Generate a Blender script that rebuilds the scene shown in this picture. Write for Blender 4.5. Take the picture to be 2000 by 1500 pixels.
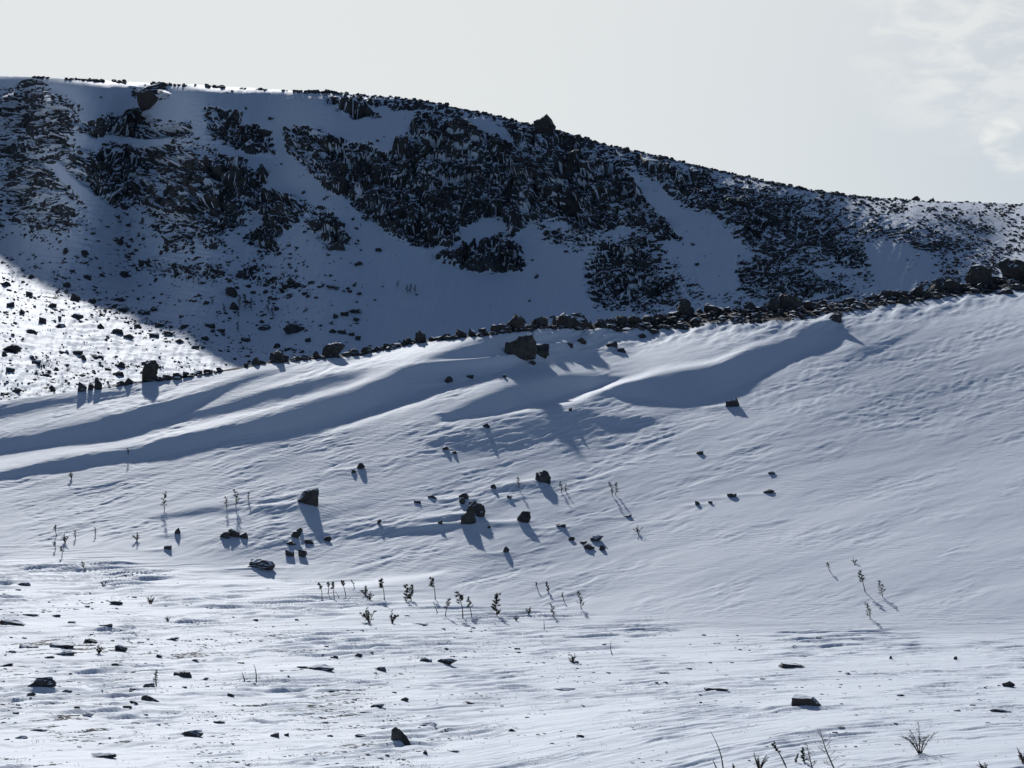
import bpy, bmesh, math, random
import numpy as np
from mathutils import Vector, Matrix
from mathutils.bvhtree import BVHTree

for _o in list(bpy.data.objects):
    bpy.data.objects.remove(_o, do_unlink=True)
SC = bpy.context.scene
COL = SC.collection

# ------------------------------------------------------------------ camera
F = 4000.0                      # focal length in photo pixels (2000 wide)
cam_d = bpy.data.cameras.new('camera')
cam_d.sensor_width = 36.0
cam_d.lens = 36.0 * F / 2000.0
cam_d.clip_start = 0.5
cam_d.clip_end = 60000.0
cam = bpy.data.objects.new('camera', cam_d)
COL.objects.link(cam)
cam.location = (0, 0, 0)
cam.rotation_euler = (math.radians(90), 0, 0)
SC.camera = cam

# ------------------------------------------------------------------ sun and sky
SUN_EL = 25.0
SUN_AZ = -10.0                  # degrees from +Y towards +X
el, az = math.radians(SUN_EL), math.radians(SUN_AZ)
SUN = np.array([math.sin(az) * math.cos(el), math.cos(az) * math.cos(el), math.sin(el)])
sun_d = bpy.data.lights.new('sun', 'SUN')
sun_d.energy = 5.0
sun_d.angle = math.radians(1.5)
sun_d.color = (1.0, 0.985, 0.96)
sun = bpy.data.objects.new('sun', sun_d)
COL.objects.link(sun)
sun.rotation_euler = Vector(tuple(SUN)).to_track_quat('Z', 'Y').to_euler()

world = bpy.data.worlds.new('World')
SC.world = world
world.use_nodes = True
wt = world.node_tree
for n in list(wt.nodes):
    wt.nodes.remove(n)


def N(tree, typ, **kw):
    n = tree.nodes.new(typ)
    for k, v in kw.items():
        if k.startswith('i_'):
            key = k[2:]
            n.inputs[int(key) if key.isdigit() else key].default_value = v
        else:
            setattr(n, k, v)
    return n


def mathn(tree, op, a, b=None, c=None, clamp=False):
    n = tree.nodes.new('ShaderNodeMath')
    n.operation = op
    n.use_clamp = clamp
    for i, x in enumerate((a, b, c)):
        if x is None:
            continue
        if isinstance(x, (int, float)):
            n.inputs[i].default_value = x
        else:
            tree.links.new(x, n.inputs[i])
    return n.outputs[0]


SKY = 0.063


def build_world():
    L = wt.links
    out = N(wt, 'ShaderNodeOutputWorld')
    bg = N(wt, 'ShaderNodeBackground')
    bg.inputs['Strength'].default_value = SKY
    sky = N(wt, 'ShaderNodeTexSky')
    sky.sky_type = 'NISHITA'
    sky.sun_disc = False
    sky.sun_elevation = el
    sky.sun_rotation = az
    sky.altitude = 2000.0
    sky.air_density = 1.0
    sky.dust_density = 2.5
    sky.ozone_density = 5.0
    tc = N(wt, 'ShaderNodeTexCoord')
    d = tc.outputs['Generated']
    dot = N(wt, 'ShaderNodeVectorMath')
    dot.operation = 'DOT_PRODUCT'
    L.new(d, dot.inputs[0])
    dot.inputs[1].default_value = tuple(SUN)

    def mr(x, a, b, c=0.0, e=1.0):
        n = N(wt, 'ShaderNodeMapRange')
        n.interpolation_type = 'SMOOTHSTEP'
        L.new(x, n.inputs[0])
        for i, v in enumerate((a, b, c, e)):
            n.inputs[i + 1].default_value = v
        return n.outputs[0]

    def mixw(f, a, col):
        n = N(wt, 'ShaderNodeMix')
        n.data_type = 'RGBA'
        L.new(f, n.inputs[0]); L.new(a, n.inputs[6])
        n.inputs[7].default_value = (*[c / SKY for c in col], 1)
        return n.outputs[2]
    # thin high veil, brightest round the sun
    sepz = N(wt, 'ShaderNodeSeparateXYZ')
    L.new(d, sepz.inputs[0])
    veil = mathn(wt, 'MULTIPLY', mr(dot.outputs['Value'], 0.70, 0.97, 0.0, 0.85), mr(sepz.outputs[2], 0.2, 0.42, 1.0, 0.25))
    col = mixw(veil, sky.outputs[0], (0.94, 0.96, 0.935))
    # broken thin cloud: a few patches low on the sun's side, fainter ones scattered elsewhere
    mp = N(wt, 'ShaderNodeMapping')
    mp.inputs['Scale'].default_value = (34.0, 34.0, 85.0)
    L.new(d, mp.inputs['Vector'])
    nz = N(wt, 'ShaderNodeTexNoise')
    nz.inputs['Scale'].default_value = 1.0
    nz.inputs['Detail'].default_value = 9.0
    nz.inputs['Roughness'].default_value = 0.6
    nz.inputs['Distortion'].default_value = 0.5
    L.new(mp.outputs[0], nz.inputs['Vector'])
    big = N(wt, 'ShaderNodeTexNoise')
    big.inputs['Scale'].default_value = 2.6
    big.inputs['Detail'].default_value = 2.0
    L.new(d, big.inputs['Vector'])
    cover = mr(big.outputs['Fac'], 0.55, 0.75, 0.0, 0.3)
    for cx, cy, rad, amt in ((1890, 50, 3.8, 0.62), (1990, 120, 2.6, 0.5), (1770, 120, 1.8, 0.4), (1956, 268, 0.75, 1.0), (1978, 312, 0.6, 0.7)):
        v = Vector(((cx - 1000) / F, 1.0, (750 - cy) / F)).normalized()
        dd = N(wt, 'ShaderNodeVectorMath')
        dd.operation = 'DOT_PRODUCT'
        L.new(d, dd.inputs[0])
        dd.inputs[1].default_value = v
        cover = mathn(wt, 'MAXIMUM', cover, mr(dd.outputs['Value'], math.cos(math.radians(rad)), math.cos(math.radians(rad * 0.3)), 0.0, amt))
    body = mr(nz.outputs['Fac'], 0.34, 0.62)
    cl = mathn(wt, 'MULTIPLY', body, cover)
    col = mixw(cl, col, (0.965, 0.98, 0.965))
    L.new(col, bg.inputs['Color'])
    L.new(bg.outputs[0], out.inputs['Surface'])


build_world()
SC.view_settings.view_transform = 'Standard'
SC.view_settings.look = 'None'
SC.view_settings.exposure = -0.2
SC.view_settings.gamma = 1.0
SC.view_settings.use_curve_mapping = False
SC.cycles.max_bounces = 4
SC.cycles.diffuse_bounces = 1
SC.cycles.use_denoising = True

# ------------------------------------------------------------------ noise in numpy
def _hash(ix, iy, seed):
    h = (ix.astype(np.int64) * 374761393 + iy.astype(np.int64) * 668265263 + seed * 974711) & 0xFFFFFFFF
    h = ((h ^ (h >> 13)) * 1274126177) & 0xFFFFFFFF
    h = ((h ^ (h >> 16)) * 2246822519) & 0xFFFFFFFF
    return (h ^ (h >> 15)) & 0xFFFFFFFF


def rnd(ix, iy, seed):
    return _hash(ix, iy, seed).astype(np.float32) * np.float32(1.0 / 4294967296.0)


def perlin(x, y, seed=0):
    xi = np.floor(x); yi = np.floor(y)
    xf = (x - xi).astype(np.float32); yf = (y - yi).astype(np.float32)
    xi = xi.astype(np.int64); yi = yi.astype(np.int64)
    u = xf * xf * xf * (xf * (xf * 6 - 15) + 10)
    v = yf * yf * yf * (yf * (yf * 6 - 15) + 10)

    def g(ox, oy):
        a = rnd(xi + ox, yi + oy, seed) * np.float32(2 * math.pi)
        return np.cos(a) * (xf - ox) + np.sin(a) * (yf - oy)
    a = g(0, 0); b = g(1, 0); c = g(0, 1); d = g(1, 1)
    return ((a + u * (b - a)) * (1 - v) + (c + u * (d - c)) * v) * 1.5


def fbm(x, y, seed=0, octaves=4, gain=0.5, lac=2.0):
    s = 0; a = 1.0; t = 0
    for o in range(octaves):
        s = s + a * perlin(x * lac ** o + 17.3 * o, y * lac ** o - 9.1 * o, seed + o)
        t += a
        a *= gain
    return s / t


def cells(x, y, seed=0, jit=0.95):
    """Voronoi: distance to nearest, to second nearest, cell id (two ints), offset to the nearest point"""
    xi = np.floor(x).astype(np.int64); yi = np.floor(y).astype(np.int64)
    d1 = np.full(x.shape, 9.0, np.float32); d2 = d1.copy()
    cx = np.zeros(x.shape, np.int64); cy = cx.copy()
    ox = np.zeros(x.shape, np.float32); oy = ox.copy()
    for j in (-1, 0, 1):
        for i in (-1, 0, 1):
            gx = xi + i; gy = yi + j
            px = gx + 0.5 + jit * (rnd(gx, gy, seed) - 0.5)
            py = gy + 0.5 + jit * (rnd(gx, gy, seed + 7) - 0.5)
            dx = (x - px).astype(np.float32); dy = (y - py).astype(np.float32)
            d = np.sqrt(dx * dx + dy * dy)
            m = d < d1
            d2 = np.where(m, d1, np.minimum(d2, d))
            d1 = np.where(m, d, d1)
            cx = np.where(m, gx, cx); cy = np.where(m, gy, cy)
            ox = np.where(m, dx, ox); oy = np.where(m, dy, oy)
    return d1, d2, cx, cy, ox, oy


def sstep(a, b, x):
    t = np.clip((x - a) / (b - a), 0, 1)
    return t * t * (3 - 2 * t)


def poly_mask(X, V, pts, soft):
    """1 inside the outline, falling to 0 over 'soft' either side of it"""
    P = np.array(pts, float)
    x0, x1 = P[:, 0].min() - soft, P[:, 0].max() + soft
    y0, y1 = P[:, 1].min() - soft, P[:, 1].max() + soft
    out = np.zeros(X.shape, np.float32)
    sel = (X > x0) & (X < x1) & (V > y0) & (V < y1)
    if not sel.any():
        return out
    x = X[sel]; v = V[sel]
    d = np.full(x.shape, 1e9); ins = np.zeros(x.shape, bool)
    n = len(P)
    for i in range(n):
        ax, ay = P[i]; bx, by = P[(i + 1) % n]
        ex, ey = bx - ax, by - ay
        t = np.clip(((x - ax) * ex + (v - ay) * ey) / (ex * ex + ey * ey + 1e-9), 0, 1)
        d = np.minimum(d, np.hypot(x - ax - t * ex, v - ay - t * ey))
        c = ((ay > v) != (by > v)) & (x < (bx - ax) * (v - ay) / (by - ay + 1e-12) + ax)
        ins ^= c
    sd = np.where(ins, d, -d)
    out[sel] = sstep(-soft, soft, sd)
    return out


def line_mask(X, V, pts, width):
    P = np.array(pts, float)
    out = np.zeros(X.shape, np.float32)
    x0, x1 = P[:, 0].min() - width, P[:, 0].max() + width
    y0, y1 = P[:, 1].min() - width, P[:, 1].max() + width
    sel = (X > x0) & (X < x1) & (V > y0) & (V < y1)
    if not sel.any():
        return out
    x = X[sel]; v = V[sel]
    d = np.full(x.shape, 1e9)
    for i in range(len(P) - 1):
        ax, ay = P[i]; bx, by = P[i + 1]
        ex, ey = bx - ax, by - ay
        t = np.clip(((x - ax) * ex + (v - ay) * ey) / (ex * ex + ey * ey + 1e-9), 0, 1)
        d = np.minimum(d, np.hypot(x - ax - t * ex, v - ay - t * ey))
    out[sel] = 1 - sstep(0, width, d)
    return out


def curve(pts, sigma=0):
    P = np.array(pts, float)
    if not sigma:
        return lambda x: np.interp(x, P[:, 0], P[:, 1])
    xs = np.arange(P[0, 0], P[-1, 0] + 1)
    ys = np.interp(xs, P[:, 0], P[:, 1])
    k = np.exp(-0.5 * (np.arange(-3 * sigma, 3 * sigma + 1) / sigma) ** 2)
    ys = np.convolve(np.pad(ys, 3 * sigma, mode='edge'), k / k.sum(), mode='valid')
    return lambda x: np.interp(x, xs, ys)


def table(cols):
    """cols: list of (x, [(v, value), ...]); returns f(X, V), linear in both"""
    xs = [c[0] for c in cols]

    def f(X, V):
        vals = []
        for _, rows in cols:
            r = sorted(rows)
            vals.append(np.interp(V, [a for a, _ in r], [b for _, b in r]).astype(np.float32))
        out = np.zeros(X.shape, np.float32)
        xc = np.clip(X, xs[0], xs[-1])
        for i in range(len(xs) - 1):
            m = (xc >= xs[i]) & (xc <= xs[i + 1])
            t = (xc - xs[i]) / (xs[i + 1] - xs[i])
            t = t * t * (3 - 2 * t)
            out = np.where(m, vals[i] * (1 - t) + vals[i + 1] * t, out)
        return out
    return f


# ------------------------------------------------------------------ the lie of the land
CREST = curve([(-600, 850), (0, 783), (60, 776), (150, 763), (250, 749), (350, 736), (470, 717), (520, 707), (600, 699), (700, 690), (780, 673),
               (850, 662), (950, 650), (1000, 643), (1060, 636), (1150, 634), (1250, 629), (1340, 612), (1450, 606), (1550, 602),
               (1640, 592), (1750, 579), (1830, 567), (1900, 553), (2000, 538), (2600, 480)], 8)
BASE = curve([(-500, 1095), (0, 1100), (200, 1105), (400, 1128), (600, 1150), (800, 1175), (1000, 1212), (1200, 1232), (1500, 1240), (2600, 1240)], 45)
RIDGE = curve([(-600, 128), (0, 147), (60, 150), (140, 153), (250, 160), (330, 164), (400, 167), (500, 173), (600, 179), (650, 179), (700, 184),
               (760, 188), (820, 195), (900, 210), (960, 224), (1020, 238), (1050, 246), (1090, 254), (1150, 272), (1200, 286), (1300, 307),
               (1400, 332), (1500, 354), (1600, 373), (1700, 386), (1800, 392), (1900, 395), (2000, 399), (2600, 420)])


def lin(s):
    s = s / 255.0
    return np.where(s > 0.04045, ((s + 0.055) / 1.055) ** 2.4, s / 12.92)


SHADE_L, LIT_K = 0.085, 1.10


def cosine(level):
    return np.clip((lin(level) - SHADE_L) / LIT_K, -0.06, 0.6)


# brightness the sun gives each stretch of the near slope, turned into a slope angle
LEVEL = table([
    (0, [(1560, 213), (1300, 216), (1180, 212), (1120, 196), (1080, 178), (1000, 164), (950, 150), (900, 156), (860, 138), (800, 156), (770, 160)]),
    (500, [(1560, 210), (1300, 214), (1200, 206), (1130, 186), (1080, 164), (1000, 160), (950, 154), (850, 142), (750, 160), (690, 166)]),
    (1000, [(1560, 203), (1300, 211), (1240, 205), (1200, 186), (1150, 173), (1100, 161), (1050, 160), (1000, 156), (900, 152), (850, 142), (750, 154), (680, 164), (630, 170)]),
    (1500, [(1560, 195), (1300, 207), (1260, 198), (1220, 180), (1150, 178), (1050, 177), (1000, 174), (950, 166), (900, 160), (850, 154), (750, 150), (700, 156), (620, 168)]),
    (2000, [(1560, 195), (1350, 204), (1270, 200), (1230, 182), (1150, 178), (1050, 180), (1000, 177), (950, 175), (900, 174), (850, 166), (800, 154), (720, 154), (700, 152), (650, 158), (600, 164), (545, 172)]),
])
# lee sides of the drifts, too steep for the sun: (outline, softness, level)
BANDS = [
    ([(0, 926), (175, 888), (350, 856), (525, 809), (700, 759), (860, 690), (930, 669), (985, 645), (1075, 650), (1105, 690), (1060, 712), (1005, 718), (846, 760),
      (772, 785), (650, 820), (490, 852), (350, 880), (157, 914), (-200, 950), (-200, 945)], 9, 62),
    ([(860, 812), (1000, 754), (1105, 733), (1192, 731), (1200, 740), (1140, 761), (1098, 775), (965, 810), (877, 824)], 6, 60),
    ([(1192, 760), (1300, 727), (1387, 718), (1475, 680), (1562, 655), (1640, 625), (1655, 640), (1645, 664), (1570, 696), (1465, 742), (1395, 782), (1355, 796), (1310, 790),
      (1273, 780), (1210, 778)], 6, 58),
    ([(1000, 822), (1140, 793), (1168, 816), (1150, 848), (1070, 852), (1000, 880), (895, 891), (846, 866), (947, 842)], 10, 100),
    ([(1175, 812), (1280, 815), (1285, 825), (1240, 838), (1180, 834)], 5, 80),
    ([(-200, 835), (0, 794), (140, 774), (280, 759), (290, 764), (140, 786), (0, 813), (-200, 850)], 6, 85),
    ([(-200, 880), (70, 852), (210, 816), (350, 775), (490, 732), (552, 722), (455, 757), (350, 804), (245, 842), (70, 870), (-200, 900)], 8, 66),
    ([(336, 818), (455, 778), (595, 746), (700, 724), (700, 740), (525, 790), (385, 822)], 8, 96),
    ([(280, 1010), (437, 986), (560, 968), (581, 966), (578, 978), (437, 1004), (300, 1014)], 5, 100),
    ([(330, 1040), (620, 1030), (640, 1080), (430, 1105), (340, 1090)], 30, 146),
    ([(1085, 640), (1180, 644), (1170, 690), (1130, 706), (1105, 676)], 7, 80),
    ([(1180, 650), (1260, 634), (1330, 622), (1300, 648), (1200, 668)], 6, 95),
    ([(840, 1018), (905, 1010), (900, 1030), (820, 1040), (700, 1050), (640, 1048)], 5, 100),
    ([(1480, 640), (1560, 625), (1550, 645), (1460, 662)], 6, 110),
    ([(1640, 700), (1720, 668), (1800, 640), (1730, 682), (1660, 712)], 7, 118),
]
# lit snow tongues standing between the bands: (centre line, half width, level)
LIT = [
    ([(-200, 940), (0, 905), (250, 868), (400, 835), (640, 768), (760, 728), (900, 678)], 16, 182),
    ([(-200, 870), (0, 838), (150, 806), (300, 778), (420, 752), (540, 722), (620, 708)], 14, 174),
    ([(350, 828), (450, 782), (560, 752), (700, 712), (830, 680)], 10, 180),
    ([(660, 838), (780, 795), (880, 762), (1000, 735)], 12, 176),
    ([(868, 828), (965, 812), (1098, 776)], 7, 190),
    ([(1000, 806), (1090, 790), (1135, 780)], 5, 196),
    ([(1130, 778), (1200, 748), (1300, 722), (1390, 705), (1480, 668)], 8, 192),
    ([(1080, 716), (1200, 700), (1350, 672), (1500, 640)], 26, 168),
    ([(1475, 740), (1560, 700), (1650, 660)], 7, 176),
    ([(430, 1130), (620, 1148), (760, 1132), (860, 1120)], 8, 206),
    ([(1160, 1236), (1280, 1180), (1400, 1160)], 7, 182),
]

U_IN = np.linspace(-0.27, 0.27, 870)
U_OUT = np.concatenate([np.linspace(0.29, 0.5, 16), np.linspace(0.56, 1.3, 12)])
U_IN = np.linspace(-0.285, 0.285, 900)
U_OUT = np.concatenate([np.linspace(0.30, 0.5, 14), np.linspace(0.56, 1.3, 12)])
UC = np.concatenate([-U_OUT[::-1], U_IN, U_OUT])
NO = len(U_OUT)


def integrate(V, S, y0):
    """V rows (descending v, columns u) and slopes S: distance by climbing the slope from row 0"""
    tan = np.tan(np.radians(S)) + (V - 750) / F
    g = 1.0 / (F * np.maximum(tan, 0.012))
    dv = -(V[1:] - V[:-1])
    step = 0.5 * (g[1:] + g[:-1]) * dv
    return np.vstack([np.zeros((1, V.shape[1])), np.cumsum(step, 0)]), np.log(y0)


def normals(X, Y, Z):
    du = [np.gradient(a, axis=1) for a in (X, Y, Z)]
    dv = [np.gradient(a, axis=0) for a in (X, Y, Z)]
    n = np.stack([du[1] * dv[2] - du[2] * dv[1], du[2] * dv[0] - du[0] * dv[2], du[0] * dv[1] - du[1] * dv[0]])
    n /= np.linalg.norm(n, axis=0) + 1e-12
    return n * np.where(n[2] < 0, -1, 1)


def smooth_u(A, k):
    """gaussian blur along the columns, edges mirrored"""
    c = A.shape[1]
    P = np.concatenate([A, A[:, ::-1]], 1)
    w = np.exp(-0.5 * (2 * np.pi * np.fft.rfftfreq(2 * c) * k) ** 2)
    return np.fft.irfft(np.fft.rfft(P, axis=1) * w[None, :], n=2 * c, axis=1)[:, :c]


def poisson(E, alpha):
    """the field whose row steps come closest to E while it varies little from column to column"""
    r, c = E.shape[0] + 1, E.shape[1]
    div = np.zeros((r, c))
    div[:-1] -= E
    div[1:] += E                       # adjoint of the row difference
    P = np.concatenate([div, div[::-1]], 0)
    P = np.concatenate([P, P[:, ::-1]], 1)
    Fq = np.fft.rfft2(P)
    kr = (2 - 2 * np.cos(2 * np.pi * np.arange(2 * r) / (2 * r)))[:, None]
    kc = (2 - 2 * np.cos(2 * np.pi * np.arange(c + 1) / (2 * c)))[None, :]
    K = kr + alpha * kc + 2e-6
    D = np.fft.irfft2(Fq / K, s=P.shape)
    return D[:r, :c]


def mesh_grid(name, X, Y, Z, attrs, mat):
    r, c = X.shape
    me = bpy.data.meshes.new(name)
    co = np.stack([X, Y, Z], -1).reshape(-1, 3).astype(np.float32)
    idx = np.arange(r * c).reshape(r, c)
    q = np.stack([idx[:-1, :-1], idx[:-1, 1:], idx[1:, 1:], idx[1:, :-1]], -1).reshape(-1, 4)
    me.vertices.add(len(co)); me.vertices.foreach_set('co', co.ravel())
    me.loops.add(q.size); me.loops.foreach_set('vertex_index', q.ravel().astype(np.int32))
    me.polygons.add(len(q))
    me.polygons.foreach_set('loop_start', np.arange(0, q.size, 4, dtype=np.int32))
    me.polygons.foreach_set('loop_total', np.full(len(q), 4, np.int32))
    me.polygons.foreach_set('use_smooth', np.ones(len(q), bool))
    for k, a in attrs.items():
        at = me.attributes.new(k, 'FLOAT', 'POINT')
        at.data.foreach_set('value', a.reshape(-1).astype(np.float32))
    me.update(calc_edges=True)
    me.validate()
    me.materials.append(mat)
    o = bpy.data.objects.new(name, me)
    COL.objects.link(o)
    return o


# ------------------------------------------------------------------ materials
def new_mat(name):
    m = bpy.data.materials.new(name)
    m.use_nodes = True
    t = m.node_tree
    for n in list(t.nodes):
        t.nodes.remove(n)
    out = N(t, 'ShaderNodeOutputMaterial')
    p = N(t, 'ShaderNodeBsdfPrincipled')
    t.links.new(p.outputs[0], out.inputs['Surface'])
    return m, t, p


def ramp(t, fac, stops):
    r = N(t, 'ShaderNodeValToRGB')
    e = r.color_ramp.elements
    while len(e) < len(stops):
        e.new(0.5)
    for i, (p, c) in enumerate(stops):
        e[i].position = p
        e[i].color = (c[0], c[1], c[2], 1) if not isinstance(c, (int, float)) else (c, c, c, 1)
    t.links.new(fac, r.inputs[0])
    return r.outputs[0]


def noise_n(t, vec, scale, detail=4, rough=0.55):
    n = N(t, 'ShaderNodeTexNoise')
    n.inputs['Scale'].default_value = scale
    n.inputs['Detail'].default_value = detail
    n.inputs['Roughness'].default_value = rough
    t.links.new(vec, n.inputs['Vector'])
    return n.outputs['Fac']


def mixc(t, f, a, b):
    n = N(t, 'ShaderNodeMix')
    n.data_type = 'RGBA'
    for sock, x in ((n.inputs[0], f), (n.inputs[6], a), (n.inputs[7], b)):
        if isinstance(x, tuple):
            sock.default_value = (*x, 1)
        elif isinstance(x, (int, float)):
            sock.default_value = x
        else:
            t.links.new(x, sock)
    return n.outputs[2]


ROCK_DARK, ROCK_MID, ROCK_PALE = (0.030, 0.032, 0.036), (0.070, 0.071, 0.073), (0.135, 0.132, 0.124)
SNOW_A, SNOW_B = (0.75, 0.81, 0.89), (0.79, 0.84, 0.905)


def terrain_material(name, rock_scale, bump_scale, bump_dist, stretch=(1, 1, 1), speck=0.9, dim=1.0):
    m, t, p = new_mat(name)
    tc = N(t, 'ShaderNodeTexCoord')
    obj = tc.outputs['Object']
    at = N(t, 'ShaderNodeAttribute')
    at.attribute_name = 'rock'
    big = noise_n(t, obj, rock_scale * 0.25, 3)
    fine = noise_n(t, obj, rock_scale, 6, 0.65)
    rock_c = ramp(t, mathn(t, 'ADD', mathn(t, 'MULTIPLY', fine, 0.6), mathn(t, 'MULTIPLY', big, 0.4)),
                  [(0.35, tuple(c * dim for c in ROCK_DARK)), (0.52, tuple(c * dim for c in ROCK_MID)), (0.72, tuple(c * dim for c in ROCK_PALE))])
    snow_c = ramp(t, big, [(0.3, SNOW_A), (0.7, SNOW_B)])
    f = mathn(t, 'ADD', at.outputs['Fac'], mathn(t, 'MULTIPLY', mathn(t, 'SUBTRACT', fine, 0.5), speck))
    f = ramp(t, f, [(0.46, 0.0), (0.56, 1.0)])
    t.links.new(mixc(t, f, snow_c, rock_c), p.inputs['Base Color'])
    t.links.new(ramp(t, f, [(0.0, 0.7), (1.0, 0.85)]), p.inputs['Roughness'])
    p.inputs['Specular IOR Level'].default_value = 0.03
    mp = N(t, 'ShaderNodeMapping')
    mp.inputs['Scale'].default_value = stretch
    t.links.new(obj, mp.inputs['Vector'])
    b1 = noise_n(t, mp.outputs[0], bump_scale, 5, 0.6)
    bump = N(t, 'ShaderNodeBump')
    bump.inputs['Strength'].default_value = 1.0
    bump.inputs['Distance'].default_value = bump_dist
    t.links.new(b1, bump.inputs['Height'])
    patch = noise_n(t, mp.outputs[0], 0.09, 3)
    t.links.new(ramp(t, patch, [(0.40, 0.12), (0.62, 1.0)]), bump.inputs['Strength'])
    t.links.new(bump.outputs[0], p.inputs['Normal'])
    return m


MAT_NEAR = terrain_material('wind_packed_snow', 4.5, 2.1, 0.085, (0.4, 1.3, 1.3), 1.7, 0.5)
MAT_FAR = terrain_material('mountain_snow_and_rock', 0.42, 0.5, 0.08, (1, 1, 1), 0.6)


def rock_material():
    m, t, p = new_mat('dark_lichen_rock')
    tc = N(t, 'ShaderNodeTexCoord')
    geo = N(t, 'ShaderNodeNewGeometry')
    fine = noise_n(t, geo.outputs['Position'], 2.3, 6, 0.65)
    oi = N(t, 'ShaderNodeObjectInfo')
    c = ramp(t, fine, [(0.32, ROCK_DARK), (0.52, ROCK_MID), (0.75, ROCK_PALE)])
    c = mixc(t, mathn(t, 'MULTIPLY', oi.outputs['Random'], 0.55), c, (0.085, 0.07, 0.055))
    sep = N(t, 'ShaderNodeSeparateXYZ')
    t.links.new(geo.outputs['Normal'], sep.inputs[0])
    coarse = noise_n(t, geo.outputs['Position'], 0.9, 4, 0.6)
    sn = mathn(t, 'ADD', sep.outputs[2], mathn(t, 'MULTIPLY', mathn(t, 'SUBTRACT', coarse, 0.5), 1.1))
    sn = mathn(t, 'ADD', sn, mathn(t, 'MULTIPLY', oi.outputs['Random'], 0.26))
    f = ramp(t, sn, [(0.93, 0.0), (1.0, 1.0)])
    t.links.new(mixc(t, f, c, SNOW_A), p.inputs['Base Color'])
    p.inputs['Roughness'].default_value = 0.85
    p.inputs['Specular IOR Level'].default_value = 0.2
    bump = N(t, 'ShaderNodeBump')
    bump.inputs['Strength'].default_value = 0.7
    bump.inputs['Distance'].default_value = 0.08
    t.links.new(fine, bump.inputs['Height'])
    t.links.new(bump.outputs[0], p.inputs['Normal'])
    return m


MAT_ROCK = rock_material()


# stones of the near ground as (x, y of the foot, width, height) in photo pixels
SLOPE_STONES = [
    (1018, 709, 66, 33, 'largest boulder of the drift slope, black with snow streaks, below the stony rim', None),
    (1056, 706, 34, 22, 'smaller dark block leaning against the largest snow-streaked boulder', None),
    (602, 991, 44, 26, 'squarish dark boulder at the end of a drift ridge casting a broad blue shadow', None),
    (926, 1010, 40, 20, 'upper of two stacked dark boulders on the lower slope', None),
    (914, 1029, 34, 24, 'lower of two stacked dark boulders on the lower slope', None),
    (1021, 1025, 28, 22, 'round dark boulder beside the stacked pair, its shadow pointing downhill', None),
    (1062, 947, 32, 22, 'peaked triangular dark boulder sitting alone above the stacked pair', None),
    (508, 1114, 56, 16, 'long low dark slab with snow piled behind it at the foot of the slope', None),
    (1432, 797, 28, 13, 'snow-capped dark stone at the tip of the deep blue drift shadow', None),
    (704, 918, 20, 11, 'single dark stone on the smooth slope below the long shaded drift', None),
    (1632, 632, 28, 13, 'flat-topped dark stone on lit ripples below the rim', None),
    (1768, 595, 20, 12, 'dark stone just under the rim casting a short shadow on bright snow', None),
]
SLOPE_SMALL = ((988, 1082, 16, 11), (905, 976, 22, 8), (902, 986, 14, 11), (740, 1024, 11, 9), (1503, 965, 24, 6), (1430, 973, 20, 7), (1362, 988, 10, 7), (1388, 985, 10, 6),
                   (1368, 889, 16, 6), (1225, 1011, 20, 6), (1095, 1032, 22, 6), (870, 880, 15, 6), (888, 888, 11, 7), (1115, 805, 7, 6), (950, 837, 15, 7), (875, 750, 20, 9), (918, 740, 14, 7),
                   (985, 740, 9, 7), (1135, 672, 20, 11), (1113, 680, 14, 8), (1195, 682, 24, 9), (1215, 690, 18, 7), (1508, 928, 15, 5), (963, 957, 12, 8), (345, 1045, 12, 11), (327, 1074, 15, 8),
                   (690, 925, 12, 5), (860, 1030, 10, 6), (995, 975, 14, 6), (845, 975, 18, 6), (815, 985, 14, 6), (930, 992, 22, 6), (956, 1035, 9, 6), (1040, 600 + 118, 16, 6))
FIELD_STONES = [
    (785, 1457, 48, 30, 'black wedge-shaped rock, tallest stone in the wind-scoured snowfield'),
    (1577, 1385, 62, 22, 'grey-brown cracked slab with a pale seam in the smooth snowfield'),
    (1552, 1307, 60, 13, 'long low pair-like black rock with a notched top in the snowfield'),
    (1972, 1346, 26, 14, 'dark pointed stone nearest the edge of the snowfield'),
    (1956, 1393, 44, 11, 'flat dark rock with a wind groove trailing beside it'),
    (1400, 1352, 50, 8, 'thin dark stone sliver almost drowned in streaked snow'),
    (78, 1350, 58, 24, 'broad mottled dark rock with snow in its cracks'),
    (294, 1372, 46, 16, 'grey wedge of rock with one smooth sloping face'),
    (355, 1326, 36, 13, 'dark humped stone behind a thin dead stem'),
    (625, 1312, 58, 14, 'long dark rock split by a strip of snow in the middle of the snowfield'),
    (872, 1300, 40, 14, 'rounded dark stone, larger of a pair lying side by side'),
    (832, 1297, 26, 10, 'rounded dark stone, smaller of a pair lying side by side'),
    (742, 1311, 30, 10, 'low dark stone with a pointed tail of snow'),
    (832, 1420, 46, 10, 'narrow flat black stone below the middle of the snowfield'),
    (372, 1441, 52, 14, 'flat dark rock with snow-filled hollows'),
    (200, 1480, 54, 13, 'smooth dark lens-shaped stone close to the viewer'),
    (22, 1225, 52, 15, 'dark stone carrying a slab of snow along its front'),
    (120, 1271, 52, 15, 'knobbly dark rock, largest of the upper stone scatter'),
    (123, 1285, 48, 12, 'dark two-humped stone just below the knobbly rock'),
    (55, 1271, 40, 9, 'flat dark stone beside the knobbly rock'),
    (225, 1182, 28, 10, 'isolated oval dark stone near the foot of the slope'),
]
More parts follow.
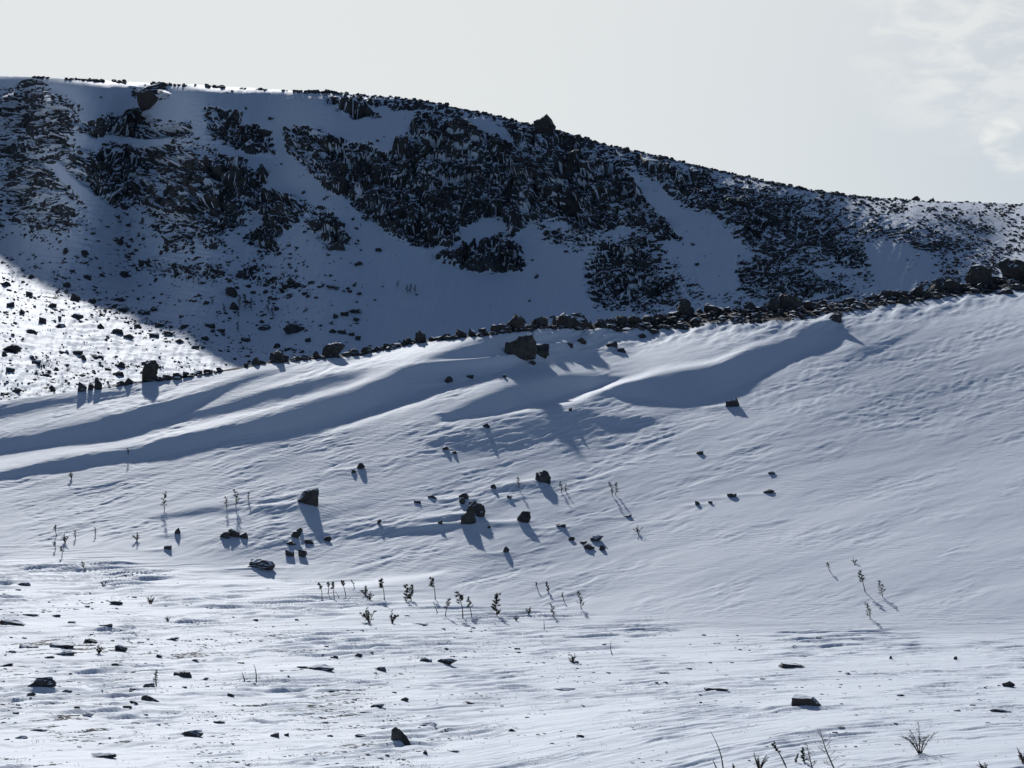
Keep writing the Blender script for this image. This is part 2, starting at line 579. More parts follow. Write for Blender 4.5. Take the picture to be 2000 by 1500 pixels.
FIELD_SMALL = ((42, 1145, 38, 8), (205, 1230, 28, 8), (236, 1275, 26, 14), (310, 1283, 16, 8), (176, 1258, 30, 10), (335, 1252, 32, 8), (224, 1306, 16, 6), (427, 1417, 24, 7),
                   (537, 1443, 18, 9), (700, 1285, 16, 9), (738, 1386, 30, 10), (790, 1372, 18, 10), (712, 1394, 32, 7), (705, 1443, 24, 9), (999, 1430, 16, 6), (1134, 1441, 16, 7), (1096, 1349, 58, 8),
                   (915, 1376, 24, 6), (1294, 1315, 30, 5), (1740, 1290, 8, 7), (1867, 1290, 8, 7), (1655, 1320, 16, 5), (1760, 1360, 16, 6), (1120, 1298, 22, 6), (885, 1469, 28, 6), (830, 1475, 10, 7),
                   (60, 1206, 30, 7), (110, 1206, 20, 6), (20, 1168, 26, 6), (140, 1216, 20, 6), (290, 1346, 26, 10), (262, 1352, 20, 8), (95, 1290, 22, 6), (20, 1280, 22, 7), (12, 1300, 26, 7),
                   (260, 1378, 22, 8), (248, 1386, 18, 6), (150, 1388, 16, 8), (170, 1402, 22, 6), (30, 1398, 14, 5), (450, 1362, 14, 7), (400, 1330, 14, 6), (590, 1308, 24, 6), (655, 1287, 10, 5),
                   (560, 1440, 10, 6), (645, 1440, 12, 5), (690, 1400, 14, 5), (605, 1195, 12, 5), (500, 1212, 12, 5), (580, 1212, 10, 4), (820, 1220, 34, 6), (1010, 1268, 12, 5), (1180, 1262, 10, 4), (1490, 1330, 12, 4),
                   (1345, 1308, 16, 4), (1640, 1422, 22, 3), (1870, 1390, 14, 4), (1900, 1380, 12, 4), (380, 1290, 18, 5), (470, 1295, 14, 4), (75, 1432, 34, 8), (40, 1445, 26, 7), (130, 1352, 22, 8), (60, 1360, 20, 8))


# ------------------------------------------------------------------ near slope
def build_near():
    u = UC[None, :]
    px = u * F + 1000
    n_f, n_m = 500, 470
    vb = BASE(px) - 10
    vc = CREST(px) + 0 * px
    t1 = np.linspace(0, 1, n_f)[:, None]
    t2 = np.linspace(0, 1, n_m + 1)[1:, None]
    V = np.vstack([1570 + (vb - 1570) * t1, vb + (vc - vb) * t2])
    X = np.broadcast_to(px, V.shape)
    # wobble of the drawn outlines so that no drift edge is ruled
    wx = X + 14 * fbm(X / 150, V / 40, 5, 3)
    wv = V + 5 * fbm(X / 170 + 3, V / 40, 9, 4)
    lev = LEVEL(X, V)
    c_t = cosine(lev)
    for pts, w, l in LIT:
        m = line_mask(wx, wv, pts, w * 1.5)
        c_t = c_t * (1 - m) + cosine(np.float32(l)) * m
    for pts, s, l in BANDS:
        m = poly_mask(wx, wv, pts, s * 1.4)
        c_t = c_t * (1 - m) + (cosine(np.float32(l)) if l > 70 else -0.075) * m
    # soft undulation
    mid = sstep(10, 60, BASE(X) - V)
    c_t = c_t + mid * (0.07 * fbm(X / 330, (V + 0.27 * X) / 46, 21, 4) + 0.05 * fbm(X / 700, (V + 0.22 * X) / 120, 23, 2)) * (c_t > -0.03)
    fg = 1 - sstep(-5, 45, BASE(X) - V)
    c_t = np.where(c_t > 0, c_t * (1 - 0.14 * (1 - fg)), c_t)
    dv = np.vstack([np.zeros((1, V.shape[1])), V[:-1] - V[1:]])
    inn = slice(NO, -NO)
    c_in, V_in, X_in, fg_in, dv_in, u_in = c_t[:, inn], V[:, inn], X[:, inn], fg[:, inn], dv[:, inn], u[:, inn]
    c_cmd = c_in.copy()
    for it in range(3):
        S = SUN_EL - np.degrees(np.arcsin(np.clip(c_cmd, -0.3, 0.75)))
        T = np.tan(np.radians(np.clip(S, -8, 40))) + (V_in - 750) / F
        T = np.maximum(T, 0.05 + 0.045 * fg_in)
        g = 1.0 / (F * T)
        gs = smooth_u(g, 55)
        LY = math.log(58.0) + np.cumsum(np.vstack([gs[:1] * 0, 0.5 * (gs[1:] + gs[:-1]) * dv_in[1:]]), 0)
        e = g - gs
        E = 0.5 * (e[1:] + e[:-1]) * dv_in[1:]
        off = math.log(145.0) - LY[n_f - 1][None, :]
        LY = LY + off * (0.55 + 0.45 * (1 - sstep(BASE(X_in), 1570, V_in)))
        off2 = smooth_u(math.log(207.0) + 0.00030 * (X_in[:1] - 1000) - LY[-1:], 60) * sstep(0, 1, (BASE(X_in) - V_in) / (BASE(X_in) - CREST(X_in)))
        LY = LY + 0.4 * off2
        Lb = LY
        LY = Lb + poisson(E, 0.22)
        # no face steeper than the drift can stand: clip the row steps and fit again
        smax = np.where(c_in < 0.0, 31.0, 29.0)
        gmin = 1.0 / (F * (np.tan(np.radians(smax)) + (V_in - 750) / F))
        gmin = 0.5 * (gmin[1:] + gmin[:-1]) * dv_in[1:]
        dLb = np.diff(Lb, axis=0)
        for _ in range(3):
            G = np.maximum(np.diff(LY, axis=0), gmin)
            LY = Lb + poisson(G - dLb, 0.05)
        if it < 2:
            Y = np.exp(LY)
            n = normals(Y * u_in, Y, -(V_in - 750) / F * Y)
            c_a = n[0] * SUN[0] + n[1] * SUN[1] + n[2] * SUN[2]
            err = smooth_u(np.clip(c_in - c_a, -0.10, 0.15), 8)
            err = smooth_u(np.ascontiguousarray(err.T), 3).T
            c_cmd = np.clip(c_cmd + 0.5 * err * (1 - fg_in), -0.12, 0.5)
    LY = np.hstack([np.repeat(LY[:, :1], NO, 1), LY, np.repeat(LY[:, -1:], NO, 1)])
    Y = np.exp(LY)
    Xw = Y * u; Zw = -(V - 750) / F * Y
    # wind carving, in metres
    th = 0.035 + 0.07 * sstep(1250, 1500, V) * sstep(700, 1700, X)
    k = np.interp(V, [1100, 1250, 1400, 1570], [0.55, 0.75, 1.0, 1.25])
    VV = np.interp(V, [1050, 1250, 1400, 1570], [0, 267, 420, 556])          # stretched so that the pattern grows towards the viewer
    a = X / k ** 0 + 0 * V; b = VV + X * th
    a = a + 14 * fbm(X / 90, b / 20, 31, 2); b = b + 3.5 * fbm(X / 60, b / 14, 33, 3)
    pat = sstep(-0.22, 0.28, fbm(a / 300, b / 45, 35, 3))
    n1 = fbm(a / 250, b / 6.5, 41, 3)
    n0 = fbm(a / 120, b / 3.6, 43, 2)
    n2 = fbm(a / 520, b / 26, 47, 2)
    m_y = Y / 100.0
    calm = np.interp(X, [0, 500, 1000, 1400, 2000], [1.2, 1.05, 0.8, 0.65, 0.6])
    dz = fg * m_y * calm * (0.06 * np.tanh(n1 * 16) * (0.2 + 0.8 * pat) + 0.05 * np.tanh(n0 * 14) * (0.2 + 0.8 * pat) + 0.05 * np.tanh(n2 * 4))
    # ripples on the slope run with the drifts
    ph = math.radians(14)
    sa = X * math.cos(ph) - V * math.sin(ph); sb = X * math.sin(ph) + V * math.cos(ph)
    sbw = sb + 5 * fbm(sa / 70, sb / 30, 61, 2)
    rp = sstep(-0.15, 0.35, fbm(sa / 190, sb / 60, 63, 3))
    smoothband = np.clip((c_t + 0.02) / 0.1, 0.12, 1)
    r1 = fbm(sa / 46, sbw / 7.5, 67, 3)
    r2 = fbm(sa / 150, sbw / 22, 71, 3)
    r0 = fbm(sa / 24, sbw / 4.2, 69, 2)
    rip = poly_mask(X, V, [(1400, 760), (1620, 660), (1800, 620), (2100, 600), (2100, 780), (1760, 850), (1560, 830)], 50)
    r3 = fbm(sa / 20, sbw / 8, 73, 2)
    quiet = 1 - 0.4 * poly_mask(X, V, [(1150, 1260), (1150, 1050), (1350, 930), (1550, 880), (2200, 860), (2200, 1260)], 60)
    dz += mid * smoothband * quiet * (0.034 * np.tanh(5 * r1) * (0.2 + 0.8 * rp) + 0.016 * np.tanh(5 * r0) * (0.15 + 0.85 * rp) + 0.06 * np.tanh(2.5 * r2) * (0.5 + 0.5 * rp) + 0.05 * rip * np.tanh(2.5 * r3) * sstep(-0.25, 0.25, fbm(sa / 120, sb / 45, 75, 2)))
    deb = poly_mask(X, V, [(870, 830), (1100, 770), (1200, 780), (1330, 820), (1330, 880), (1100, 890), (880, 890)], 25)
    dz += deb * 0.075 * np.tanh(3 * fbm(sa / 34, sbw / 7, 79, 4)) * (0.25 + 0.75 * sstep(-0.2, 0.25, fbm(sa / 60, sb / 22, 77, 2)))
    # lumpy snow under the stony rim
    rimd = V - CREST(X)
    rim = (1 - sstep(20, 75, rimd)) * sstep(900, 1250, X) * sstep(0, 8, rimd)
    dz += rim * 0.35 * np.tanh(2 * fbm(sa / 45, sb / 16, 83, 3))
    for x, y, w, h in [q[:4] for q in SLOPE_STONES + FIELD_STONES] + list(SLOPE_SMALL + FIELD_SMALL):
        c0, c1 = np.searchsorted(px[0], (x - 6 * w, x + 3 * w))
        sl = (slice(None), slice(c0, c1))
        dx, dv_ = X[sl] - x, V[sl] - (y - 0.1 * h)
        amp = h * Y[sl] / F
        collar = np.exp(-(dx / (0.85 * w)) ** 2 - (dv_ / (0.5 * h + 3)) ** 2)
        tail = np.exp(-((dx + 1.7 * w) / (1.9 * w)) ** 2 - ((dv_ + 0.05 * dx) / (0.22 * h + 1.5)) ** 2)
        dz[sl] += amp * (0.16 * collar + 0.20 * tail)
    Zw = Zw + dz
    global NEARG
    NEARG = (X, V, Xw, Y, Zw)
    # bare stony ground on the rim, grit in the scoured field
    rk = np.zeros(X.shape, np.float32)
    rth = np.interp(X, [0, 900, 1180, 1300, 1500, 1750, 2000], [3, 5, 10, 26, 26, 18, 26])
    rk += (1 - sstep(0.5, 1.3, rimd / rth + 0.5 * fbm(X / 30, V / 9, 87, 3))) * sstep(100, 250, X)
    grit = sstep(0.12, 0.42, fbm(a / 150, b / 4, 91, 4) + 0.6 * fbm(a / 260, b / 40, 93, 2)) * fg
    grit *= sstep(1180, 1260, V) * np.interp(X, [0, 700, 1300, 2000], [1, 0.8, 0.45, 0.35])
    rk += 0.62 * grit
    # the ground from the camera's feet down to the field, and the far side of the rim
    k = 16
    y_near = np.linspace(2.0, Y[0] * 0.985, k + 1)[:-1]
    tt = (y_near - 2) / (Y[0] - 2)
    z_near = -1.7 + (Zw[0] + 1.7) * (tt * 0.75 + 0.25 * tt * tt)
    yb, zb = [], []
    ys, vs = FAR_START(px[0]), CREST(px[0]) + 40
    zs = -(vs - 750) / F * ys
    for s in np.linspace(0, 1, 26)[1:]:
        y = Y[-1] + (ys - Y[-1]) * s
        los = -(CREST(px[0]) - 750) / F * y
        z = Zw[-1] + (zs - Zw[-1]) * s - 16 * math.sin(math.pi * s) ** 0.8 * (1 - 0.3 * s)
        yb.append(y); zb.append(z)
    yb = np.array(yb); zb = np.array(zb)
    Yf = np.vstack([y_near, Y, yb]); Zf = np.vstack([z_near, Zw, zb])
    rk = np.vstack([np.zeros_like(y_near), rk, np.interp(np.arange(len(yb)), [0, 2, 18, len(yb) - 1], [0.6, 0.85, 0.85, 0.2])[:, None] + 0.25 * fbm(px[0] / 60 + 0 * yb, yb / 9, 95, 3)])  # hidden far side made mostly stone to cut sunlight bounced onto the cliffs
    o = mesh_grid('snow_slope', Yf * u, Yf, Zf, {'rock': rk}, MAT_NEAR)
    o['kind'] = 'structure'
    return o


FAR_START = curve([(-600, 290), (0, 335), (250, 415), (500, 510), (750, 560), (1000, 585), (1250, 580), (1500, 572), (1750, 560), (2000, 545), (2600, 500)])
FAR_SLOPE = table([
    (0, [(830, 7), (600, 6.5), (520, 7), (460, 8), (415, 20), (350, 33), (200, 36), (165, 30), (147, 12)]),
    (250, [(800, 7), (650, 7), (590, 9), (545, 20), (500, 27), (350, 36), (200, 36), (175, 30), (160, 10)]),
    (500, [(760, 7), (690, 8), (650, 18), (580, 26), (450, 32), (350, 38), (220, 38), (185, 30), (173, 10)]),
    (750, [(730, 12), (640, 22), (560, 26), (480, 34), (350, 42), (250, 38), (200, 30), (188, 12)]),
    (1000, [(690, 18), (560, 26), (480, 36), (350, 42), (280, 42), (245, 34), (232, 18)]),
    (1250, [(660, 26), (560, 31), (450, 36), (380, 36), (330, 34), (300, 18)]),
    (1500, [(640, 32), (500, 34), (420, 33), (385, 28), (354, 12)]),
    (1750, [(620, 27), (520, 31), (480, 28), (425, 15), (389, 6)]),
    (2000, [(580, 18), (520, 11), (470, 9), (430, 7), (399, 4)]),
])
# how stony each part of the mountain is: (outline, softness, stoniness)
STONY = [
    ([(0, 190), (60, 165), (150, 215), (130, 300), (60, 290), (0, 260)], 25, 0.72),
    ([(250, 172), (300, 162), (335, 185), (320, 196), (275, 192)], 5, 0.8),
    ([(0, 260), (60, 290), (130, 320), (230, 330), (190, 400), (100, 380), (0, 440)], 30, 0.75),
    ([(150, 250), (205, 234), (265, 222), (310, 240), (370, 247), (375, 265), (330, 270), (260, 270), (190, 265)], 10, 1.0),
    ([(125, 325), (190, 290), (270, 270), (330, 275), (400, 290), (450, 320), (520, 345), (500, 370), (560, 385), (600, 410), (560, 440), (490, 430), (430, 450),
      (380, 430), (320, 420), (200, 385), (170, 340)], 16, 0.97),
    ([(405, 215), (470, 215), (475, 240), (530, 255), (540, 300), (470, 290), (410, 265)], 10, 0.85),
    ([(480, 340), (525, 340), (520, 375), (480, 370)], 8, 0.85),
    ([(550, 255), (600, 252), (660, 280), (720, 285), (740, 300), (790, 260), (815, 220), (900, 235), (975, 235), (1000, 280), (1065, 290), (1120, 300), (1170, 370), (1200, 450),
      (1120, 450), (1100, 410), (1040, 430), (1000, 460), (960, 470), (900, 440), (880, 475), (850, 480), (790, 470), (735, 430), (680, 390), (640, 370), (590, 320)], 10, 1.0),
    ([(620, 180), (700, 195), (740, 225), (700, 230), (640, 205)], 7, 0.9),
    ([(650, 178), (820, 193), (960, 222), (1020, 235), (1090, 252), (1300, 305), (1300, 325), (1150, 300), (960, 245), (820, 215), (720, 200)], 6, 0.95),
    ([(960, 240), (1090, 250), (1200, 290), (1300, 420), (1250, 450), (1150, 420), (1050, 420), (1000, 330)], 20, 0.95),
    ([(850, 505), (930, 480), (975, 470), (1020, 490), (1025, 525), (960, 530), (900, 520)], 8, 0.9),
    ([(490, 445), (550, 430), (545, 480), (520, 490), (480, 470)], 8, 0.8),
    ([(590, 395), (660, 410), (680, 480), (640, 490), (600, 430)], 12, 0.6),
    ([(1200, 290), (1400, 325), (1700, 384), (1850, 400), (2050, 440), (2050, 560), (1850, 540), (1780, 500), (1700, 470), (1700, 530), (1560, 510), (1480, 500), (1400, 420), (1330, 400), (1250, 330)], 22, 0.72),
    ([(1240, 410), (1300, 420), (1330, 470), (1280, 470)], 10, 0.7),
    ([(1160, 450), (1260, 455), (1330, 520), (1350, 590), (1260, 620), (1170, 600), (1150, 540)], 30, 0.58),
    ([(1430, 500), (1560, 500), (1680, 560), (1660, 600), (1480, 600), (1440, 560)], 20, 0.6),
    ([(1700, 384), (2050, 400), (2050, 450), (1700, 420)], 14, 0.6),
    ([(1800, 540), (1900, 520), (2050, 500), (2050, 570), (1800, 580)], 15, 0.85),
    ([(270, 440), (420, 440), (450, 480), (330, 490)], 15, 0.5),
    ([(0, 380), (120, 400), (200, 450), (100, 470), (0, 450)], 25, 0.55),
    ([(250, 500), (420, 500), (560, 530), (640, 560), (560, 580), (400, 560), (260, 540)], 25, 0.42),
    ([(1040, 440), (1180, 440), (1200, 480), (1120, 500), (1050, 470)], 18, 0.45),
    ([(1330, 520), (1440, 540), (1480, 600), (1340, 610)], 22, 0.4),
    ([(1580, 520), (1720, 530), (1780, 580), (1640, 600)], 22, 0.5),
    ([(0, 440), (110, 470), (300, 510), (480, 520), (540, 580), (430, 600), (230, 560), (0, 530)], 30, 0.22),
    ([(0, 480), (200, 560), (380, 640), (480, 690), (380, 690), (200, 650), (0, 640)], 30, 0.44),
    ([(0, 690), (200, 690), (380, 725), (200, 780), (0, 790)], 20, 0.38),
]
# clean snow that cuts into the stone: (outline, softness)
CLEAN = [
    ([(545, 300), (590, 330), (650, 385), (730, 440), (700, 470), (640, 400), (575, 380), (500, 390), (530, 340)], 8),
    ([(905, 230), (940, 225), (1000, 262), (1015, 300), (985, 280), (930, 255)], 4),
    ([(1220, 330), (1290, 360), (1330, 440), (1420, 470), (1450, 560), (1380, 580), (1360, 500), (1300, 430), (1260, 390)], 8),
    ([(1690, 480), (1760, 475), (1820, 500), (1835, 550), (1720, 560)], 10),
    ([(480, 450), (475, 400), (520, 420), (500, 450)], 6),
    ([(740, 290), (770, 255), (810, 230), (790, 280), (760, 300)], 5),
    ([(890, 455), (940, 425), (985, 420), (990, 450), (930, 480)], 6),
    ([(85, 320), (110, 315), (200, 395), (290, 450), (260, 455), (170, 400)], 7),
    ([(190, 265), (250, 268), (330, 275), (300, 290), (240, 282)], 5),
    ([(0, 640), (200, 655), (380, 690), (480, 700), (420, 722), (200, 690), (0, 668)], 10),
]


def build_far():
    u = UC[None, :]
    px = u * F + 1000
    rows = 410
    t = np.linspace(0, 1, rows)[:, None]
    vs, vr = CREST(px) + 40, RIDGE(px)
    vr = vr + 1.5 * fbm(px / 40, px * 0, 3, 3)
    V = vs + (vr - vs) * t
    X = np.broadcast_to(px, V.shape)
    S = FAR_SLOPE(X, V)
    wx = X + 16 * fbm(X / 70, V / 45, 105, 4); wv = V + 11 * fbm(X / 70 + 9, V / 40, 109, 4)
    R = np.zeros(X.shape, np.float32)
    for pts, s, d in STONY:
        R = np.maximum(R, d * poly_mask(wx, wv, pts, s * 1.6 + 3))
    for pts, s in CLEAN:
        R *= 1 - poly_mask(X + 0.5 * (wx - X), V + 0.5 * (wv - V), pts, s)
    R *= np.interp(X, [1450, 1750], [1.0, 0.8])
    gul = 1 - np.abs(perlin((wx + 0.25 * V) / 42, V / 150, 119))
    shelf = 1 - np.abs(perlin((X - V) / 130, (wv + 0.3 * X) / 17, 127))
    R = np.clip(R - 0.42 * sstep(0.86, 0.98, gul) * sstep(0.6, 0.8, R) * (1 - sstep(1100, 1200, X)) - 0.30 * sstep(0.88, 0.98, shelf), 0, 1)
    S = S + 1.3 * fbm(X / 180, V / 70, 113, 3) * sstep(10, 60, V - RIDGE(X))
    cum, l0 = integrate(V, np.clip(S, 2, 60), FAR_START(px))
    Y = np.exp(smooth_u(cum + l0, 12))
    Xw = Y * u; Zw = -(V - 750) / F * Y
    n = normals(Xw, Y, Zw)
    # crags: tilted blocks of three sizes standing out of the slope along its normal
    h = np.zeros(X.shape, np.float32)
    brk = fbm(X / 85, V / 50, 117, 4)
    Rn = np.clip(R + 0.55 * brk * sstep(0.1, 0.4, R) * (1.05 - R), 0, 1.05)
    jx = X + 6 * fbm(X / 22, V / 22, 121, 2); jv = V + 6 * fbm(X / 22 + 4, V / 22, 123, 2)
    hc = np.zeros(X.shape, np.float32)
    crack = np.zeros(X.shape, np.float32)
    for sx, sy, amp, seed in ((74, 52, 6.3, 131), (31, 21, 3.4, 141), (14, 9.5, 1.3, 151), (7, 5, 0.3, 157)):
        d1, d2, cx, cy, ox, oy = cells((jx + 0.35 * jv) / sx, (jv - 0.18 * jx) / sy, seed)
        gx = rnd(cx, cy, seed + 1) - 0.5; gy = rnd(cx, cy, seed + 2) - 0.3
        tl = 0.5 if sx > 50 else 1.0
        blk = rnd(cx, cy, seed + 3) + tl * (1.0 * gx * ox + 1.7 * gy * oy)
        gap = sstep(0.0, 0.12, d2 - d1)
        lay = amp * (blk * (0.45 + 0.55 * gap) - 0.5)
        h += lay
        if sx > 20:
            hc += lay
        if 10 < sx < 40:
            crack = np.maximum(crack, (1 - sstep(0.02, 0.13, d2 - d1)) * (rnd(cx, cy, seed + 4) > 0.35))
    tame = np.interp(X, [1150, 1350, 1650, 1800], [1.0, 0.6, 0.42, 0.2]) * (0.12 + 0.88 * sstep(11, 27, FAR_SLOPE(X, V)))
    h = h * tame; hc = hc * tame
    env = sstep(0.12, 0.7, Rn)
    top = sstep(2, 34, V - RIDGE(X))
    h = h * env * (0.10 + 0.90 * top)
    Xd = Xw + n[0] * h; Yd = Y + n[1] * h; Zd = Zw + n[2] * h
    Zd = Zd + (1 - env) * (0.12 * fbm(X / 30, V / 8, 161, 3) + 0.30 * fbm((X + 0.3 * V) / 15, V / 70, 162, 3))
    val = (1 - sstep(650, 800, Y)) * (1 - sstep(300, 560, X))
    sas = np.tanh(3 * fbm((X + V) / 48, (V - 0.12 * X) / 5.5, 163, 3))
    Zd = Zd + (1 - env) * val * 0.4 * sas
    n2 = normals(Xd, Yd, Zd)
    hc = hc * env * (0.10 + 0.90 * top)
    n3 = normals(Xw + n[0] * hc, Y + n[1] * hc, Zw + n[2] * hc)
    # snow lies where a block's face is flatter than the hillside by enough for how stony the place is
    lean = 0.45 * n2[2] + 0.55 * n3[2] - np.clip(n[2], 0.70, 0.85)
    pn = fbm(X / 17, V / 9, 171, 4)
    thr = np.interp(Rn, [0, 0.15, 0.35, 0.6, 0.85, 1.05], [-0.7, -0.42, -0.17, -0.02, 0.05, 0.085])
    rock = sstep(-0.07, 0.07, thr - lean + 0.10 * pn)
    rock *= sstep(0.08, 0.2, Rn) * (1 - 0.75 * crack)
    sp = fbm((X + V * 0.6) / 12, (V - X * 0.25) / 5, 181, 4)
    rock = np.maximum(rock, sstep(0.62, 0.82, 0.5 + 0.75 * sp + (Rn - 0.55) * 0.9) * sstep(0.12, 0.3, Rn) * (Rn < 0.75))
    vs_ = fbm((X + V) / 42, (V - 0.12 * X) / 4.2, 183, 4) + 0.4 * fbm(X / 90, V / 40, 187, 2)
    rock = np.maximum(rock, 0.66 * sstep(0.10, 0.38, vs_) * val * sstep(0.08, 0.3, R))
    global FARG
    FARG = (X, V, Xd, Yd, Zd, R)
    yb, zb = [], []
    for s in np.linspace(0, 1, 9)[1:]:
        yb.append(Yd[-1] + 1500 * s * s + 60 * s); zb.append(Zd[-1] - 6 * s - 120 * s * s)
    Yf = np.vstack([Yd, yb]); Zf = np.vstack([Zd, zb])
    Xf = np.vstack([Xd, np.array(yb) * u])
    rk = np.vstack([rock, np.repeat(rock[-1:], len(yb), 0)])
    o = mesh_grid('mountain', Xf, Yf, Zf, {'rock': rk}, MAT_FAR)
    o['kind'] = 'structure'
    return o


near = build_near()
far = build_far()


def ground_sheet():
    s = np.linspace(-1, 1, 41); g = np.sign(s) * np.abs(s) ** 2.2 * 9000
    X, Y = np.meshgrid(g, g)
    Z = np.full(X.shape, -30.0)
    o = mesh_grid('ground', X, Y, Z, {'rock': 0.55 + X * 0}, MAT_FAR)  # unseen sheet, stone added to its snow to lower the bounced light
    o['kind'] = 'structure'
    xs = np.linspace(-400, 400, 41); ys = np.concatenate([np.linspace(-500, -20, 20), np.linspace(-15, 3, 8)])
    X, Y = np.meshgrid(xs, ys)
    Z = -1.72 + 0.01 * Y - 2e-4 * X * X + 0.05 * fbm(X / 6, Y / 6, 191, 2)
    o = mesh_grid('hillside', X, Y, Z, {'rock': 0.5 + 0.3 * fbm(X / 9, Y / 9, 197, 3)}, MAT_NEAR)  # out of view behind the camera, made partly stone so it bounces less light
    o['kind'] = 'structure'


ground_sheet()


# ------------------------------------------------------------------ where things stand
def lookup(grid, px, py):
    """world point of the ground that lies at photo pixel (px, py)"""
    X, V, Xw, Yw, Zw = grid[:5]
    ci = int(np.searchsorted(X[0], px))
    ci = min(max(ci, 1), X.shape[1] - 1)
    f = (px - X[0, ci - 1]) / (X[0, ci] - X[0, ci - 1])

    def col(c):
        v = V[:, c]
        return np.array([np.interp(-py, -v, A[:, c]) for A in (Xw, Yw, Zw)])
    return col(ci - 1) * (1 - f) + col(ci) * f


def at_near(px, py):
    p = lookup(NEARG, px, py)
    return p


def at_far(px, py):
    return lookup(FARG, px, py)


# ------------------------------------------------------------------ stones
RNG = random.Random(11)


def hull_rock(seed, npts=16, rough=0.25, boxy=0.5):
    r = random.Random(seed)
    bm = bmesh.new()
    for _ in range(npts):
        v = Vector((r.gauss(0, 1), r.gauss(0, 1), r.gauss(0, 1))).normalized()
        k = 1.0 / max(abs(v.x), abs(v.y), abs(v.z))
        v = v * (1 + (k - 1) * boxy) * r.uniform(1 - rough, 1)
        bm.verts.new(v * 0.5)
    res = bmesh.ops.convex_hull(bm, input=bm.verts)
    bmesh.ops.delete(bm, geom=list({e for e in res['geom_interior'] + res['geom_unused'] if isinstance(e, bmesh.types.BMVert)}), context='VERTS')
    return bm


def norm_mesh(bm, name):
    """scaled to a unit footprint, base at z = 0, height 1"""
    lo = [min(v.co[i] for v in bm.verts) for i in range(3)]
    hi = [max(v.co[i] for v in bm.verts) for i in range(3)]
    for v in bm.verts:
        v.co = Vector(((v.co.x - (lo[0] + hi[0]) / 2) / (hi[0] - lo[0]), (v.co.y - (lo[1] + hi[1]) / 2) / (hi[1] - lo[1]), (v.co.z - lo[2]) / (hi[2] - lo[2])))
    bmesh.ops.recalc_face_normals(bm, faces=bm.faces)
    me = bpy.data.meshes.new(name)
    bm.to_mesh(me)
    bm.free()
    me.materials.append(MAT_ROCK)
    return me


def small_rock(seed):
    return norm_mesh(hull_rock(seed, 15, 0.35, 0.6), 'small_stone')


def large_rock(seed, cuts=2, boxy=0.7, rough=0.3):
    bm = hull_rock(seed, 18, rough, boxy)
    for k in range(cuts):
        bmesh.ops.triangulate(bm, faces=bm.faces)
        bmesh.ops.subdivide_edges(bm, edges=bm.edges, cuts=1, use_grid_fill=True)
        r = random.Random(seed + k)
        amp = (0.055, 0.03)[min(k, 1)]
        for v in bm.verts:
            v.co += Vector((r.uniform(-1, 1), r.uniform(-1, 1), r.uniform(-1, 1))) * amp
    return norm_mesh(bm, 'boulder')


SMALL = [small_rock(300 + i) for i in range(14)]
LARGE = [large_rock(500 + i) for i in range(12)]
BOXY = [large_rock(820 + i, 2, 0.97, 0.14) for i in range(4)]
G4 = 'stones along the crest rim'


def boulder(px, py, w, h, label, group=None, grid='near', mesh=None, name='boulder', cat='boulder', rot=None, bury=0.3, depth=0.85):
    p = at_near(px, py) if grid == 'near' else at_far(px, py)
    s = p[1] / F
    if py > 1120 and grid == 'near':
        depth = 0.6
        h = max(0.5 * h, h - 0.1 * w)
    me = mesh or (LARGE if max(w, h) > 20 else SMALL)[RNG.randrange(12)]
    o = bpy.data.objects.new(name, me)
    bury = RNG.uniform(0.3, 0.5) if h < 22 else max(bury, 0.38)
    if group == G4:
        k = RNG.uniform(0.65, 1.4)
        w, h, bury = w * k, h * k * RNG.uniform(0.75, 1.0), RNG.uniform(0.3, 0.55)
        px += RNG.uniform(-7, 7)
    W, H = w * s, h * s / (1 - bury) * RNG.uniform(0.9, 1.12)
    o.scale = (W, W * depth, H)
    q = (at_near if grid == 'near' else at_far)(px, py - 4)
    rise = min(max((q[2] - p[2]) / max(q[1] - p[1], 0.05), 0.0), 0.75) if q[1] > p[1] else 0.0
    o.location = (p[0], p[1] + W * depth * 0.35, p[2] - H * bury + W * depth * 0.35 * rise)
    o.rotation_euler = (RNG.uniform(-0.12, 0.12), RNG.uniform(-0.12, 0.12), RNG.choice((0, math.pi, 0)) + RNG.uniform(-0.35, 0.35) if rot is None else rot)
    COL.objects.link(o)
    o['label'] = label
    o['category'] = cat
    if group:
        o['group'] = group
    return o


ORD = ['nearest', 'second', 'third', 'fourth', 'fifth', 'sixth', 'seventh', 'eighth', 'ninth', 'tenth', 'eleventh', 'twelfth', 'thirteenth', 'fourteenth']


def minor(stones, marks, noun, group, sideways=False, **kw):
    """small stones, each named by its order from the nearest landmark: marks = [(x, y, short name)]"""
    fam = {}
    for st in stones:
        x, y = st[:2]
        mk = min(marks, key=lambda m: math.hypot(m[0] - x, (m[1] - y) * 1.6))
        dx, dy = x - mk[0], (y - mk[1]) * 1.6
        side = ('left of' if dx < 0 else 'right of') if sideways or abs(dx) > abs(dy) else ('above' if dy < 0 else 'below')
        fam.setdefault((mk[2], side), []).append((math.hypot(dx, dy), st))
    for (mk, side), lst in fam.items():
        for i, (_, st) in enumerate(sorted(lst, key=lambda q: q[0])):
            w, h = st[2], st[3]
            size = 'tiny' if w < 12 else 'small' if w < 20 else 'mid-sized' if w < 30 else 'wide'
            flat = ' flat' if h / w < 0.42 else ''
            boulder(st[0], st[1], w, h, '%s%s dark %s, %s one %s the %s' % (size, flat, noun, ORD[min(i, 13)], side, mk), group, **kw)


